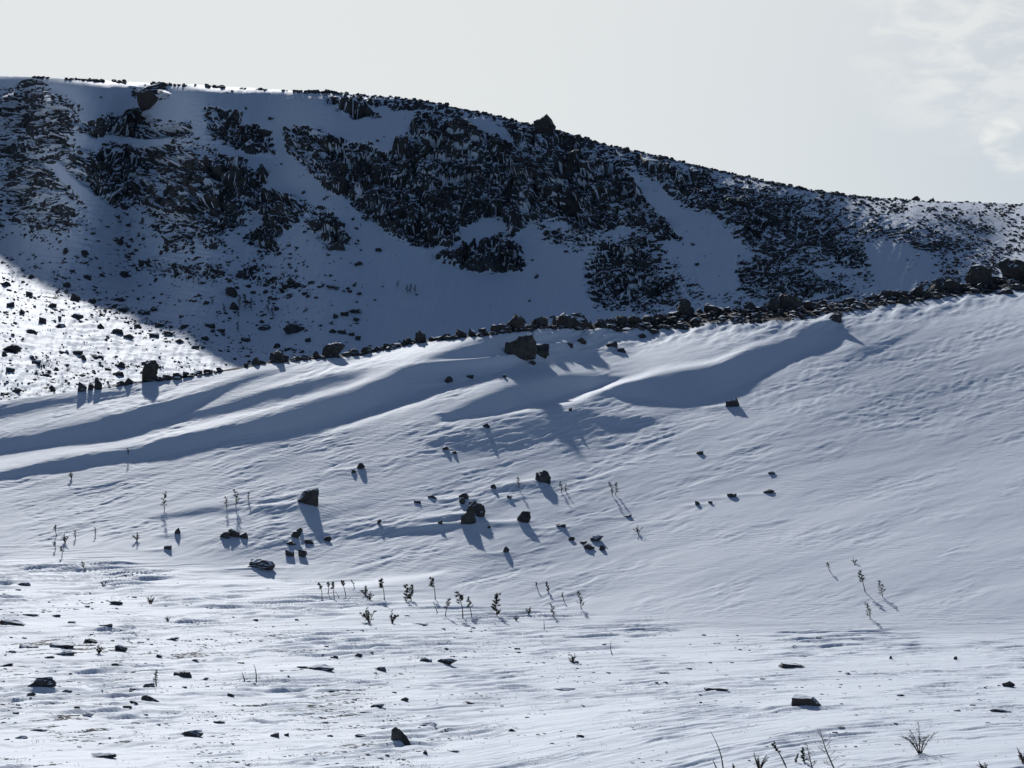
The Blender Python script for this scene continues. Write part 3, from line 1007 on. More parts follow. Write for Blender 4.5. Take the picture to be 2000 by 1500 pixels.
# boulders on the drift slope, each told apart by its look and neighbours
for k, (x, y, w, h, lab, g) in enumerate(SLOPE_STONES):
    boulder(x, y, w, h, lab, g, mesh=BOXY[(k + 2) % 4] if w > 25 and 'triangular' not in lab and 'round' not in lab else None, rot=RNG.uniform(-0.3, 0.3))
G1 = 'stones in the rock cluster above the long low slab'
for x, y, w, h, lab in ((585, 1040, 16, 10, 'topmost small stone of the cluster above the long low slab'), (578, 1052, 22, 14, 'upper block of the cluster, just under its topmost stone'),
                        (568, 1064, 22, 11, 'left middle stone of the cluster above the long low slab'), (602, 1062, 22, 9, 'flat right middle stone of the cluster above the long low slab'),
                        (565, 1086, 20, 16, 'lower left stone of the cluster above the long low slab'), (590, 1088, 20, 18, 'lower right stone of the cluster, casting the longest shadow'),
                        (640, 1056, 18, 11, 'stone set apart to the right of the cluster above the slab')):
    boulder(x, y, w * 0.9, h * 0.72, lab, G1)
for x, y, w, h, lab in ((438, 1051, 24, 14, 'left'), (458, 1049, 26, 19, 'tallest, middle'), (476, 1051, 20, 13, 'right')):
    boulder(x, y, w * 0.9, h * 0.75, '%s stone of the dark trio lying below two upright saplings' % lab, 'trio of stones below the saplings')
for x, y, w, h, lab in ((1166, 1058, 28, 9, 'upper right wide'), (1150, 1073, 22, 10, 'lower left'), (1176, 1075, 16, 8, 'lower right'), (1116, 1055, 14, 6, 'far left small'), (1140, 1062, 14, 5, 'thin middle')):
    boulder(x, y, w, h, '%s stone of the half-buried patch on the lower slope' % lab, 'half-buried stone patch on the lower slope')
G2 = 'small stones scattered over the drift slope'
minor(SLOPE_SMALL, [(1018, 706, 'largest snow-streaked boulder'), (602, 991, 'squarish boulder by the drift ridge'), (914, 1020, 'two stacked boulders'), (1062, 947, 'peaked triangular boulder'),
                    (1432, 797, 'stone at the shadow tip'), (704, 918, 'lone stone on the smooth slope'), (1150, 1066, 'half-buried stone patch'), (458, 1049, 'trio of stones')], 'stone', G2)

# stones in the wind-scoured field at the bottom of the picture
def shaped_rock(pts, seed):
    bm = bmesh.new()
    for q in pts:
        bm.verts.new(q)
    bmesh.ops.convex_hull(bm, input=bm.verts)
    r = random.Random(seed)
    for amp in (0.03, 0.018):
        bmesh.ops.triangulate(bm, faces=bm.faces)
        bmesh.ops.subdivide_edges(bm, edges=bm.edges, cuts=1, use_grid_fill=True)
        for v in bm.verts:
            v.co += Vector((r.uniform(-1, 1), r.uniform(-1, 1), r.uniform(-1, 1))) * amp
    return norm_mesh(bm, 'boulder')


WEDGE = shaped_rock([(-0.5, -0.35, 0), (0.6, -0.4, 0), (0.55, 0.4, 0), (-0.45, 0.4, 0), (-0.42, -0.2, 0.75), (-0.2, 0.1, 0.85), (0.1, 0.0, 0.62), (0.4, 0.1, 0.25), (-0.35, 0.25, 0.7)], 5)
SLAB = shaped_rock([(-0.5, -0.4, 0), (0.55, -0.35, 0), (0.6, 0.4, 0), (-0.45, 0.4, 0), (-0.45, -0.3, 0.8), (-0.3, 0.3, 0.85), (0.2, -0.25, 0.75), (0.3, 0.3, 0.7), (0.55, 0.0, 0.3)], 6)
for x, y, w, h, lab in FIELD_STONES:
    boulder(x, y, w, h, lab, mesh=WEDGE if 'wedge' in lab else SLAB if 'slab with' in lab or 'notched' in lab else None, rot=RNG.uniform(-0.15, 0.15) if 'wedge' in lab or 'slab with' in lab else None)
G3 = 'small stones strewn over the snowfield'
minor(FIELD_SMALL, [(785, 1457, 'black wedge-shaped rock'), (1577, 1385, 'cracked grey-brown slab'), (1552, 1307, 'notched low black rock'), (78, 1350, 'broad mottled rock'), (294, 1372, 'grey rock wedge'),
                    (625, 1312, 'snow-split long rock'), (860, 1300, 'pair of rounded stones'), (372, 1441, 'flat hollowed rock'), (120, 1271, 'knobbly rock'), (225, 1182, 'isolated oval stone'), (22, 1225, 'snow-fronted stone')],
      'stone', G3, name='stone', cat='stone')

# the stony rim that runs along the crest
RIM_STONES = [
    (295, 741, 36, 36, 'dark upright block, tallest stone at the low end of the crest rim'),
    (650, 695, 44, 24, 'broad dark hump on the crest rim with a snow hollow under it'),
    (1010, 643, 40, 30, 'tall dark block, one of two rounded ones on the crest above the largest boulder'),
    (1052, 637, 36, 20, 'rounded brownish block, lower of two on the crest above the largest boulder'),
    (1098, 632, 44, 24, 'jagged dark rock on the crest behind a square-cut block'),
    (1126, 643, 50, 26, 'square-cut dark block sunk in snow at the crest'),
    (1340, 616, 36, 32, 'round black boulder standing highest on the middle of the rim'),
    (1545, 604, 52, 30, 'pointed dark rock with one pale sloping face on the rim'),
    (1915, 556, 54, 36, 'big peaked dark boulder near the high end of the rim'),
    (1982, 546, 56, 40, 'biggest dark boulder at the high end of the rim'),
    (1832, 568, 34, 22, 'dark lump on the rim where it meets the mountain foot'),
    (822, 668, 22, 22, 'egg-shaped dark stone standing on the crest'),
    (538, 706, 30, 24, 'dark knob where the crest rim crosses the valley shadow edge'),
    (1700, 588, 38, 15, 'wide low dark rock on the rim below the clean snow patch'),
]
for x, y, w, h, lab in RIM_STONES:
    boulder(x, y, w, h, lab, bury=0.25)
G4 = 'stones along the crest rim'
RIM_SMALL = [(160, 763, 16, 14), (177, 761, 12, 12), (191, 758, 15, 18), (235, 752, 20, 11), (252, 750, 14, 10), (325, 741, 20, 13), (345, 738, 14, 9), (362, 735, 12, 7), (385, 731, 14, 7), (405, 728, 12, 6),
             (482, 716, 11, 8), (501, 712, 20, 17), (556, 704, 15, 13), (576, 703, 20, 10), (598, 700, 14, 8), (617, 699, 15, 15), (690, 692, 24, 15), (715, 689, 24, 12), (737, 685, 20, 12), (755, 680, 22, 12), (776, 675, 14, 9),
             (796, 672, 22, 14), (842, 665, 15, 9), (872, 661, 22, 15), (899, 658, 22, 16), (922, 655, 16, 14), (942, 652, 20, 12), (968, 649, 16, 12), (985, 647, 28, 14), (1034, 642, 20, 14), (1150, 637, 20, 13), (1170, 637, 26, 15),
             (1192, 636, 26, 16), (1217, 634, 30, 14), (1242, 633, 28, 15), (1268, 628, 26, 14), (1290, 624, 28, 14), (1315, 618, 24, 14), (1367, 612, 18, 10), (1395, 610, 32, 13), (1420, 608, 20, 10), (1440, 608, 26, 16), (1466, 607, 24, 18),
             (1490, 606, 22, 12), (1510, 605, 20, 15), (1580, 602, 26, 14), (1605, 599, 24, 14), (1630, 595, 22, 12), (1660, 592, 28, 14), (1730, 584, 24, 12), (1752, 581, 22, 13), (1772, 577, 16, 12), (1796, 575, 30, 15), (1860, 565, 26, 16),
             (1882, 562, 22, 16), (1945, 553, 26, 18), (1300, 645, 22, 9), (1330, 640, 24, 9), (1280, 652, 22, 9), (1360, 632, 20, 9), (1390, 628, 18, 8), (1415, 625, 26, 10), (1440, 628, 24, 10), (1480, 622, 28, 11), (1510, 618, 22, 9),
             (1550, 615, 22, 8), (1640, 606, 22, 8), (1680, 600, 24, 9), (1815, 582, 18, 10), (1875, 578, 12, 7), (1940, 570, 24, 8), (1965, 577, 34, 10), (1990, 566, 26, 10), (1255, 658, 20, 8), (1225, 645, 18, 8), (1905, 572, 22, 9)]
minor(RIM_SMALL, [(295, 741, 'tall low-end rim block'), (538, 706, 'knob at the shadow edge'), (650, 695, 'broad rim hump'), (822, 668, 'egg-shaped crest stone'), (1010, 643, 'tall crest block'),
                  (1126, 643, 'square-cut crest block'), (1340, 616, 'round black rim boulder'), (1545, 604, 'pointed pale-faced rim rock'), (1700, 588, 'wide low rim rock'), (1915, 556, 'peaked high-end rim boulder')],
      'rim stone', G4, sideways=True, bury=0.25)

# stones of the sunlit valley and the far mountain side
FAR_STONES = [
    (22, 688, 40, 15, 'long dark boulder beside the bright glare streak in the sunlit valley'),
    (145, 588, 22, 14, 'blocky dark boulder at the upper edge of the sunlit valley'),
    (298, 212, 82, 38, 'big rounded crag hanging in clean snow just below the skyline'),
    (1066, 260, 46, 32, 'leaning block that stands out on the skyline like a tooth'),
    (1790, 392, 18, 9, 'dark boulder alone on the snowy skyline'),
    (1822, 394, 13, 7, 'smaller dark boulder beside the lone one on the snowy skyline'),
    (1100, 268, 22, 14, 'round boulder on the skyline just below the leaning block'),
    (1048, 543, 10, 7, 'single dark stone on the smooth shaded snow bowl'),
]
for x, y, w, h, lab in FAR_STONES:
    boulder(x, y, w, h, lab, grid='far', bury=0.25, mesh=BOXY[1] if 'crag' in lab else LARGE[RNG.randrange(12)] if w > 12 else None)
G5 = 'boulders strewn over the sunlit valley floor'
VALLEY_SMALL = ((180, 592, 18, 9), (55, 579, 14, 10), (42, 616, 13, 11), (82, 632, 15, 12), (150, 622, 26, 10), (196, 641, 15, 12), (8, 696, 14, 11), (128, 692, 13, 8), (150, 694, 20, 9), (163, 704, 11, 10), (187, 699, 28, 7),
                   (237, 720, 19, 11), (108, 724, 14, 8), (70, 714, 18, 7), (100, 762, 16, 9), (30, 766, 22, 9), (18, 728, 18, 9), (230, 735, 26, 8), (60, 652, 22, 9), (115, 640, 24, 9), (228, 652, 24, 9), (250, 662, 22, 9),
                   (300, 660, 20, 9), (330, 655, 22, 9), (310, 640, 20, 8), (270, 640, 18, 8), (280, 615, 26, 12), (300, 610, 18, 9), (240, 608, 22, 8), (20, 600, 18, 9), (100, 600, 18, 8), (120, 690, 12, 6), (90, 735, 16, 7),
                   (160, 735, 16, 7), (60, 700, 12, 6), (210, 725, 14, 6), (280, 710, 12, 6), (350, 668, 18, 8), (380, 680, 18, 7), (400, 665, 16, 7), (360, 640, 20, 8), (10, 560, 20, 9), (60, 545, 18, 8), (130, 560, 16, 8), (170, 545, 16, 8))
minor(VALLEY_SMALL, [(22, 688, 'long boulder by the glare'), (145, 588, 'blocky valley-edge boulder'), (237, 720, 'stones near the tall rim block'), (300, 645, 'stony valley patch')],
      'valley boulder', G5, grid='far')
G6 = 'boulders on the shaded snow below the cliffs'
SHADE_SMALL = ((690, 612, 34, 6), (672, 618, 18, 8), (655, 622, 12, 10), (695, 628, 16, 7), (650, 650, 16, 8), (668, 652, 16, 8), (686, 656, 14, 5), (698, 665, 12, 8), (576, 650, 40, 16), (602, 668, 12, 8), (578, 630, 9, 4), (595, 577, 12, 5),
                   (682, 572, 10, 5), (700, 576, 14, 6), (560, 565, 22, 8), (650, 565, 26, 5), (515, 645, 26, 9), (480, 668, 18, 9), (540, 680, 14, 9), (560, 685, 14, 7), (452, 580, 26, 16), (455, 605, 20, 12), (410, 640, 20, 8), (430, 650, 16, 7),
                   (655, 490, 36, 14), (700, 520, 18, 6), (740, 492, 14, 6), (470, 545, 24, 12), (430, 540, 20, 9), (330, 490, 22, 10), (232, 478, 16, 12), (165, 500, 16, 12), (280, 520, 20, 10), (240, 540, 20, 9))
minor(SHADE_SMALL, [(576, 650, 'snow-cupped bowl rock'), (655, 490, 'rock under the cliff foot'), (452, 580, 'dark knoll in the shaded bowl'), (690, 612, 'flat rock of the shaded bowl'), (232, 478, 'lone peaked stone')],
      'boulder', G6, grid='far')


def scatter_mesh(name, pts, parent=None, meshes=SMALL):
    """many small stones as one mesh: pts = [(location, width, height, turn)]"""
    V, Fc = [], []
    for i, (p, w, h, r) in enumerate(pts):
        me = meshes[i % len(meshes)]
        co = np.array([v.co[:] for v in me.vertices])
        c, sn = math.cos(r), math.sin(r)
        q = np.stack([(co[:, 0] * c - co[:, 1] * sn) * w + p[0], (co[:, 0] * sn + co[:, 1] * c) * w * 0.85 + p[1], co[:, 2] * h + p[2]], 1)
        base = len(V)
        V.extend(q.tolist())
        Fc.extend([[base + k for k in pl.vertices] for pl in me.polygons])
    me = bpy.data.meshes.new(name)
    me.from_pydata(V, [], Fc)
    me.materials.append(MAT_ROCK)
    o = bpy.data.objects.new(name, me)
    COL.objects.link(o)
    o['kind'] = 'stuff'
    if parent:
        o.parent = parent
    return o


def far_scatter():
    X, V, Xw, Yw, Zw, R = FARG
    cols = np.where((X[0] > -60) & (X[0] < 2060))[0]
    r = np.random.default_rng(4)
    blocks, small = [], []
    m = 130000
    I = r.integers(2, X.shape[0] - 1, m); J = r.choice(cols, m)
    d, x, v = R[I, J], X[I, J], V[I, J]
    dens = 0.75 * sstep(0.15, 0.4, d) * (1 - 0.55 * sstep(0.6, 0.9, d)) + np.where(v > 400, 0.26 * (1 - sstep(450, 800, x)), 0.004) + 0.008
    dens *= np.clip(0.40 + 1.5 * fbm(x / 55, v / 26, 201, 3), 0.03, 2)
    keep = (r.random(m) < dens) & (v < CREST(x) + 4)
    for i, j in list(zip(I[keep], J[keep]))[:14000]:
        s = Yw[i, j] / F
        w = (2.2 + 7.5 * r.random() ** 3) * s * (0.85 if X[i, j] < 480 and V[i, j] > 470 + 0.45 * X[i, j] else 1.2 if X[i, j] < 600 else 1.0)
        h = w * r.uniform(0.5, 1.0)
        small.append(((Xw[i, j], Yw[i, j], Zw[i, j] - 0.35 * h), w, h, r.uniform(0, 6.28)))
    scatter_mesh('talus_stones', small, far)
    n = 0
    while len(blocks) < 300 and n < 200000:
        n += 1
        i = int(r.integers(2, X.shape[0] - 1)); j = int(r.choice(cols))
        if V[i, j] > CREST(X[i, j]) - 4 or V[i, j] < RIDGE(X[i, j]) + 6 or r.random() > sstep(0.72, 0.95, R[i, j]):
            continue
        blocks.append((i, j))
    for k, (i, j) in enumerate(blocks):
        s = Yw[i, j] / F
        w = r.uniform(9, 24) * s
        h = w * r.uniform(0.55, 1.35)
        o = bpy.data.objects.new('rock_block', LARGE[k % 12] if w > 16 * s else SMALL[k % 14])
        o.location = (Xw[i, j], Yw[i, j] + 0.35 * w, Zw[i, j] - 0.45 * h)
        o.scale = (w, w * 0.9, h)
        o.rotation_euler = (r.uniform(-0.25, 0.25), r.uniform(-0.35, 0.15), r.uniform(0, 6.28))
        COL.objects.link(o)
        o.parent = far
    # the skyline stones
    gapn = lambda q: float(fbm(np.array([q / 60.0]), np.array([0.5]), 221, 2)[0])
    sky = []
    for x in np.concatenate([r.uniform(65, 210, 120), r.uniform(200, 640, 300), r.uniform(600, 1750, 520), r.uniform(1700, 2000, 60)]):
        if x < 640 and gapn(x * 1.7) < -0.02:
            continue
        v = RIDGE(x) + r.uniform(0.3, 3.5 if x < 640 else 5)
        p = at_far(x, v)
        w = (3.5 + 7 * r.random() ** 2) * p[1] / F
        h = w * r.uniform(0.35, 0.8)
        sky.append(((p[0], p[1], p[2] - 0.3 * h), w, h, r.uniform(0, 6.28)))
    scatter_mesh('skyline_stones', sky, far)
    # stones too small to pick apart on the crest rim
    rim = []
    for x in np.concatenate([r.uniform(140, 300, 25), r.uniform(300, 1200, 520), r.uniform(1180, 2000, 900)]):
        t = np.interp(x, [0, 900, 1180, 1300, 1500, 1750, 2000], [3, 6, 9, 28, 26, 16, 24])
        v = CREST(x) + t * r.random() ** 1.3
        p = at_near(x, v)
        if x < 1180 and gapn(x) < -0.12:
            continue
        w = (3 + 13 * r.random() ** 2.5) * p[1] / F
        h = w * r.uniform(0.4, 0.85)
        rim.append(((p[0], p[1], p[2] - 0.3 * h), w, h, r.uniform(0, 6.28)))
    scatter_mesh('rim_rubble', rim, near)
    pts = []
    m = 30000
    x, v = r.uniform(-20, 2020, m), 1120 + 390 * r.random(m)
    bb = v + x * 0.05
    str_ = fbm(x / 170, bb / 7, 231, 3) + 0.5 * fbm(x / 300, bb / 50, 233, 2)
    keep = (r.random(m) < np.interp(x, [0, 600, 1200, 2000], [1.0, 0.7, 0.4, 0.28]) * sstep(0.04, 0.40, str_)) & (v > BASE(x) + 4)
    for x_, v_ in list(zip(x[keep], v[keep]))[:4200]:
        p = at_near(x_, v_)
        w = (2.0 + 5.5 * r.random() ** 4) * p[1] / F
        h = w * r.uniform(0.2, 0.5)
        pts.append(((p[0], p[1], p[2] - 0.25 * h), w * r.uniform(1, 1.8), h, r.uniform(-0.3, 0.3)))
    scatter_mesh('pebbles', pts, near)


far_scatter()


# ------------------------------------------------------------------ saplings, shrubs, grass
def plain_material(name, c1, c2, scale, rough=0.85):
    m, t, p = new_mat(name)
    geo = N(t, 'ShaderNodeNewGeometry')
    f = noise_n(t, geo.outputs['Position'], scale, 3)
    t.links.new(ramp(t, f, [(0.35, c1), (0.65, c2)]), p.inputs['Base Color'])
    p.inputs['Roughness'].default_value = rough
    p.inputs['Specular IOR Level'].default_value = 0.15
    return m


MAT_BARK = plain_material('weathered_bark', (0.035, 0.028, 0.024), (0.085, 0.07, 0.058), 14)
MAT_NEEDLE = plain_material('dark_needles', (0.018, 0.024, 0.016), (0.045, 0.05, 0.028), 9)
MAT_STRAW = plain_material('dry_grass', (0.16, 0.13, 0.08), (0.30, 0.25, 0.16), 5)


class MB:
    def __init__(self):
        self.v, self.f = [], []

    def tube(self, pts, radii, sides=4):
        n = len(pts)
        base = len(self.v)
        for i, p in enumerate(pts):
            d = (pts[min(i + 1, n - 1)] - pts[max(i - 1, 0)]).normalized()
            e = d.cross(Vector((0.3, 1, 0.2))).normalized()
            g = d.cross(e)
            for k in range(sides):
                a = 2 * math.pi * k / sides
                self.v.append(p + (e * math.cos(a) + g * math.sin(a)) * radii[i])
        for i in range(n - 1):
            for k in range(sides):
                a = base + i * sides + k; b = base + i * sides + (k + 1) % sides
                self.f.append((a, b, b + sides, a + sides))
        self.f.append(tuple(base + (n - 1) * sides + k for k in range(sides)))

    def leaf(self, p, d, length, width, r):
        d = d.normalized()
        e = d.cross(Vector((r.uniform(-1, 1), r.uniform(-1, 1), r.uniform(-1, 1)))).normalized() * width
        b = len(self.v)
        self.v += [p, p + d * length * 0.5 + e, p + d * length, p + d * length * 0.5 - e]
        self.f.append((b, b + 1, b + 2, b + 3))

    def build(self, name, mat, parent):
        me = bpy.data.meshes.new(name)
        me.from_pydata([tuple(q) for q in self.v], [], self.f)
        me.materials.append(mat)
        o = bpy.data.objects.new(name, me)
        COL.objects.link(o)
        o.parent = parent
        return o


def sapling(px, py, h, lean, style, label, group=None, grid='near', name='larch_sapling', cat='sapling'):
    p = at_near(px, py) if grid == 'near' else at_far(px, py)
    s = p[1] / F
    H = h * s * (1.15 if h < 45 else 1.0)
    r = random.Random(int(px * 7 + py * 13))
    root = bpy.data.objects.new(name, None)
    root.empty_display_size = 0.2
    root.location = tuple(p)
    COL.objects.link(root)
    root['label'] = label
    root['category'] = cat
    if group:
        root['group'] = group
    top = Vector((lean * s, r.uniform(-0.15, 0.15) * H, H))
    bend = Vector((r.uniform(-0.11, 0.11) * H, r.uniform(-0.05, 0.05) * H, 0))

    def on(t):
        return top * t + bend * math.sin(math.pi * t) - Vector((0, 0, 0.15 * H * (1 - t) ** 3))
    tr, tw, cr = MB(), MB(), MB()
    rad = max(0.036, 0.028 * H) * (1 if h < 45 else 0.8)
    stems = [(on, 1.0)]
    if style in ('bush', 'shrub'):
        for k in range(r.randint(4, 6) if style == 'bush' else 7):
            tip = Vector((r.uniform(-0.75, 0.65) * H, r.uniform(-0.5, 0.5) * H, r.uniform(0.45, 0.85) * H))
            stems.append((lambda t, tip=tip: tip * t + Vector((0, 0, 0.12 * H * math.sin(math.pi * t) - 0.12 * H * (1 - t) ** 3)), 0.7))
    for fn, k in stems:
        pts = [fn(t) for t in (0, 0.2, 0.4, 0.6, 0.8, 1.0)]
        tr.tube(pts, [rad * k * (1 - 0.75 * t) for t in (0, 0.2, 0.4, 0.6, 0.8, 1.0)], 5)
        if style == 'stem':
            continue
        lo = {'larch': 0.22, 'tuft': 0.6, 'bush': 0.2, 'bare': 0.15, 'shrub': 0.25, 'pine': 0.12, 'flag': 0.45}[style]
        nb = {'larch': 18, 'tuft': 11, 'bush': 8, 'bare': 20, 'shrub': 11, 'pine': 24, 'flag': 12}[style]
        for i in range(nb):
            t = lo + (1 - lo) * (i + r.random()) / nb
            q = fn(min(t, 0.99))
            ln = H * (0.30 - 0.22 * (t - lo) / (1 - lo)) * r.uniform(0.6, 1.2) * {'bare': 1.15, 'tuft': 0.55, 'shrub': 0.8, 'bush': 0.7, 'pine': 0.8, 'flag': 0.7}.get(style, 0.8)
            ang = r.uniform(0, 2 * math.pi)
            d = Vector((math.cos(ang) * 1.0 - (0.6 if style in ('tuft', 'flag') else 0.1), math.sin(ang), r.uniform(0.1, 0.8))).normalized()
            e = q + d * ln
            mid = q + d * ln * 0.5 - Vector((0, 0, 0.05 * ln))
            br = max(0.008, rad * 0.22)
            tw.tube([q, mid, e], [br, br * 0.8, br * 0.5], 3)
            if style in ('bare', 'shrub'):
                for _ in range(4):
                    q2 = q + d * ln * r.uniform(0.3, 0.9)
                    d2 = (d + Vector((r.uniform(-0.8, 0.8), r.uniform(-0.8, 0.8), r.uniform(0, 0.9)))).normalized()
                    tw.tube([q2, q2 + d2 * ln * r.uniform(0.25, 0.5)], [br * 0.6, br * 0.35], 3)
            else:
                m = {'larch': 18, 'tuft': 36, 'bush': 22, 'pine': 40, 'flag': 26}[style]
                for _ in range(m):
                    q2 = q + d * ln * r.uniform(0.15, 1.05)
                    d2 = d + Vector((r.uniform(-1, 1), r.uniform(-1, 1), r.uniform(-0.5, 1)))
                    cr.leaf(q2, d2, H * r.uniform(0.07, 0.15), H * 0.0105, r)
    tr.build('trunk', MAT_BARK, root)
    if tw.f:
        tw.build('branches', MAT_BARK, root)
    if cr.f:
        cr.build('crown', MAT_NEEDLE, root)
    return root


GS = 'wind-bent saplings at the foot of the drift slope'
SAPS = [
    (628, 1168, 28, -4, 'tuft', 'sapling with a dark top tuft, first of the row at the slope foot'),
    (640, 1161, 20, 1, 'tuft', 'thin sapling, one of two whose tops touch'),
    (653, 1168, 27, -4, 'tuft', 'taller of two saplings whose tops touch'),
    (663, 1170, 16, -7, 'stem', 'bare leaning twig beside the touching saplings'),
    (676, 1162, 24, -7, 'tuft', 'slanting sapling with a small dark head'),
    (692, 1149, 13, -6, 'flag', 'smallest slanting sapling, highest of the row'),
    (715, 1162, 18, 0, 'bush', 'low dark bushlet in front of the highest sapling'),
    (722, 1170, 14, 2, 'bush', 'tiny ground-hugging bushlet just below another bushlet'),
    (751, 1172, 36, -6, 'tuft', 'tall thin sapling with dark head between bushlets and dark clump'),
    (794, 1174, 28, -2, 'pine', 'dark clump, first of two dense upright ones'),
    (804, 1172, 26, 2, 'pine', 'dark clump, second of two dense upright ones'),
    (850, 1171, 36, -7, 'tuft', 'tall slender sapling standing alone above the leaning ones'),
    (855, 1198, 19, -9, 'stem', 'short bare stick leaning left at the field edge'),
    (869, 1205, 28, 10, 'flag', 'sapling leaning to the right, against all others'),
    (904, 1208, 42, -11, 'tuft', 'tallest leaning sapling with a ragged dark head'),
    (922, 1206, 30, -8, 'flag', 'leaning sapling with a bushy foot, beside the tallest leaning one'),
    (972, 1202, 36, 2, 'pine', 'bushiest dark sapling with clumped crooked crown'),
    (722, 1215, 25, -6, 'bush', 'shaggy bush on the lit snow below the row of saplings'),
    (766, 1215, 21, 0, 'bush', 'upright feathery bush beside the shaggy one'),
    (1051, 1151, 13, -3, 'flag', 'tiny slanting sapling, upper of two on the grey slope'),
    (1072, 1156, 16, -5, 'pine', 'small dark sapling just right of the tiny slanting one'),
    (1103, 1174, 15, -4, 'flag', 'small sapling with a dark lump at its foot'),
    (1136, 1190, 30, -6, 'larch', 'thin feathery sapling, farthest right of the slope-foot row'),
    (1080, 1206, 23, -5, 'larch', 'slim feathery sapling low on the grey slope'),
    (1033, 1199, 12, 4, 'bush', 'dark low bushlet with a wind groove to its left'),
    (1008, 1212, 9, 0, 'bush', 'tiny bushlet left of the slim feathery sapling'),
    (1063, 1232, 20, -1, 'stem', 'bare upright twig at the edge of the snowfield'),
    (1197, 1278, 24, -3, 'stem', 'bare frosted twig standing alone on the streaked snowfield'),
]
for x, y, h, l, st, lab in SAPS:
    sapling(x, y, h, l, st, lab, GS)
GU = 'saplings scattered over the drift slope'
SAPS2 = [
    (322, 994, 28, 0, 'larch', 'upright sapling on a drift crest throwing a long straight shadow'),
    (443, 992, 18, -2, 'larch', 'shorter of two saplings side by side on the drift crest'),
    (460, 990, 28, -1, 'larch', 'taller of two saplings side by side on the drift crest'),
    (486, 975, 12, 0, 'larch', 'faint small sapling right of the side-by-side pair'),
    (111, 1046, 18, -2, 'flag', 'pointed dark sapling above the cluster of bushlets'),
    (127, 1060, 16, 0, 'bush', 'dark bushlet in the middle of the sapling cluster'),
    (148, 1052, 14, -2, 'larch', 'light sapling at the right edge of the cluster'),
    (108, 1074, 14, 0, 'flag', 'small sapling at the lower left of the cluster'),
    (120, 1088, 18, -1, 'flag', 'lowest dark sapling of the cluster'),
    (171, 1114, 20, -9, 'flag', 'curved leaning sapling at the foot of the slope'),
    (140, 934, 11, 0, 'bush', 'small bush at the lower edge of the long shaded drift'),
    (250, 888, 11, -2, 'larch', 'faint twig inside the long shaded drift'),
    (1014, 954, 18, -3, 'larch', 'small sapling left of the peaked boulder'),
    (1097, 962, 19, -3, 'larch', 'sapling pair member nearest the peaked boulder'),
    (1106, 960, 14, -1, 'larch', 'shorter sapling next to one beside the peaked boulder'),
    (1196, 968, 22, -5, 'larch', 'left one of two crossing saplings on the smooth slope'),
    (1201, 966, 20, 2, 'larch', 'right one of two crossing saplings on the smooth slope'),
    (1247, 1042, 13, -1, 'bush', 'lone tiny bush on the smooth grey slope'),
    (1623, 1117, 16, -7, 'flag', 'highest of four leaning saplings on the broad grey slope'),
    (1669, 1100, 9, -2, 'bush', 'tiny bushlet above the tall leaning sapling'),
    (1691, 1156, 35, -12, 'flag', 'tallest leaning sapling on the broad grey slope'),
    (1725, 1167, 27, -8, 'larch', 'feathery leaning sapling right of the tallest one'),
    (1700, 1208, 26, -10, 'larch', 'lowest leaning sapling on the broad grey slope'),
    (186, 1044, 12, -1, 'larch', 'single faint twig right of the sapling cluster'),
    (268, 1056, 14, 0, 'bush', 'dark low bush in front of a small drift'),
]
for x, y, h, l, st, lab in SAPS2:
    sapling(x, y, h, l, st, lab, GU)
NEAR_PLANTS = [
    (1414, 1508, 78, -25, 'stem', 'tall bare dead stem slanting left beside the viewer', 'dead_stem', 'dead stem'),
    (1404, 1508, 22, -12, 'stem', 'short bent dead twig at the foot of the tall dead stem', 'dead_stem', 'dead stem'),
    (1638, 1508, 84, -37, 'bare', 'leafless leaning larch with spreading side branches', 'bare_larch', 'tree'),
    (1590, 1508, 54, -14, 'bare', 'thin leafless twig tree left of the leaning larch', 'bare_larch', 'tree'),
    (1797, 1472, 60, -3, 'shrub', 'leafless many-stemmed shrub with a taller forked main stem', 'bare_shrub', 'shrub'),
    (1536, 1494, 36, -26, 'tuft', 'dark-needled dwarf pine leaning left', 'dwarf_pine', 'shrub'),
    (1553, 1490, 14, 6, 'pine', 'small dark pine tuft right of the leaning dwarf pine', 'dwarf_pine', 'shrub'),
    (1572, 1490, 24, -4, 'pine', 'compact dark pine clump under the thin twig tree', 'dwarf_pine', 'shrub'),
    (1484, 1504, 28, -10, 'shrub', 'small leafless shrub between dead stem and dwarf pine', 'bare_shrub', 'shrub'),
    (1432, 1508, 14, 0, 'pine', 'dark pine tuft at the foot of the dead stem', 'dwarf_pine', 'shrub'),
    (1925, 1508, 22, -14, 'shrub', 'low arching leafless shrub right of the forked shrub', 'bare_shrub', 'shrub'),
    (1998, 1492, 26, -12, 'shrub', 'leafless shrub cut by the frame edge', 'bare_shrub', 'shrub'),
    (306, 1341, 26, 1, 'larch', 'thin dead sapling before a dark humped stone', 'bare_larch', 'sapling'),
    (500, 1331, 30, -4, 'stem', 'taller dry stalk of the pair in the streaked snowfield', 'dry_stalk', 'stalk'),
    (478, 1331, 16, -6, 'stem', 'shorter curved dry stalk of the pair in the streaked snowfield', 'dry_stalk', 'stalk'),
    (193, 1280, 15, 0, 'bush', 'pale twiggy tuft among the upper stone scatter', 'twig_tuft', 'shrub'),
    (294, 1180, 18, 4, 'shrub', 'wiry low shrub with a dark heart above the oval stone', 'bare_shrub', 'shrub'),
    (203, 1145, 10, 4, 'bush', 'flat dark bush with a wind groove at the slope foot', 'low_bush', 'shrub'),
    (1118, 1298, 16, 4, 'shrub', 'sparse twiggy shrub on a stone in the snowfield', 'bare_shrub', 'shrub'),
    (328, 1212, 9, 0, 'bush', 'tiny dark bushlet above the twiggy tuft', 'low_bush', 'shrub'),
]
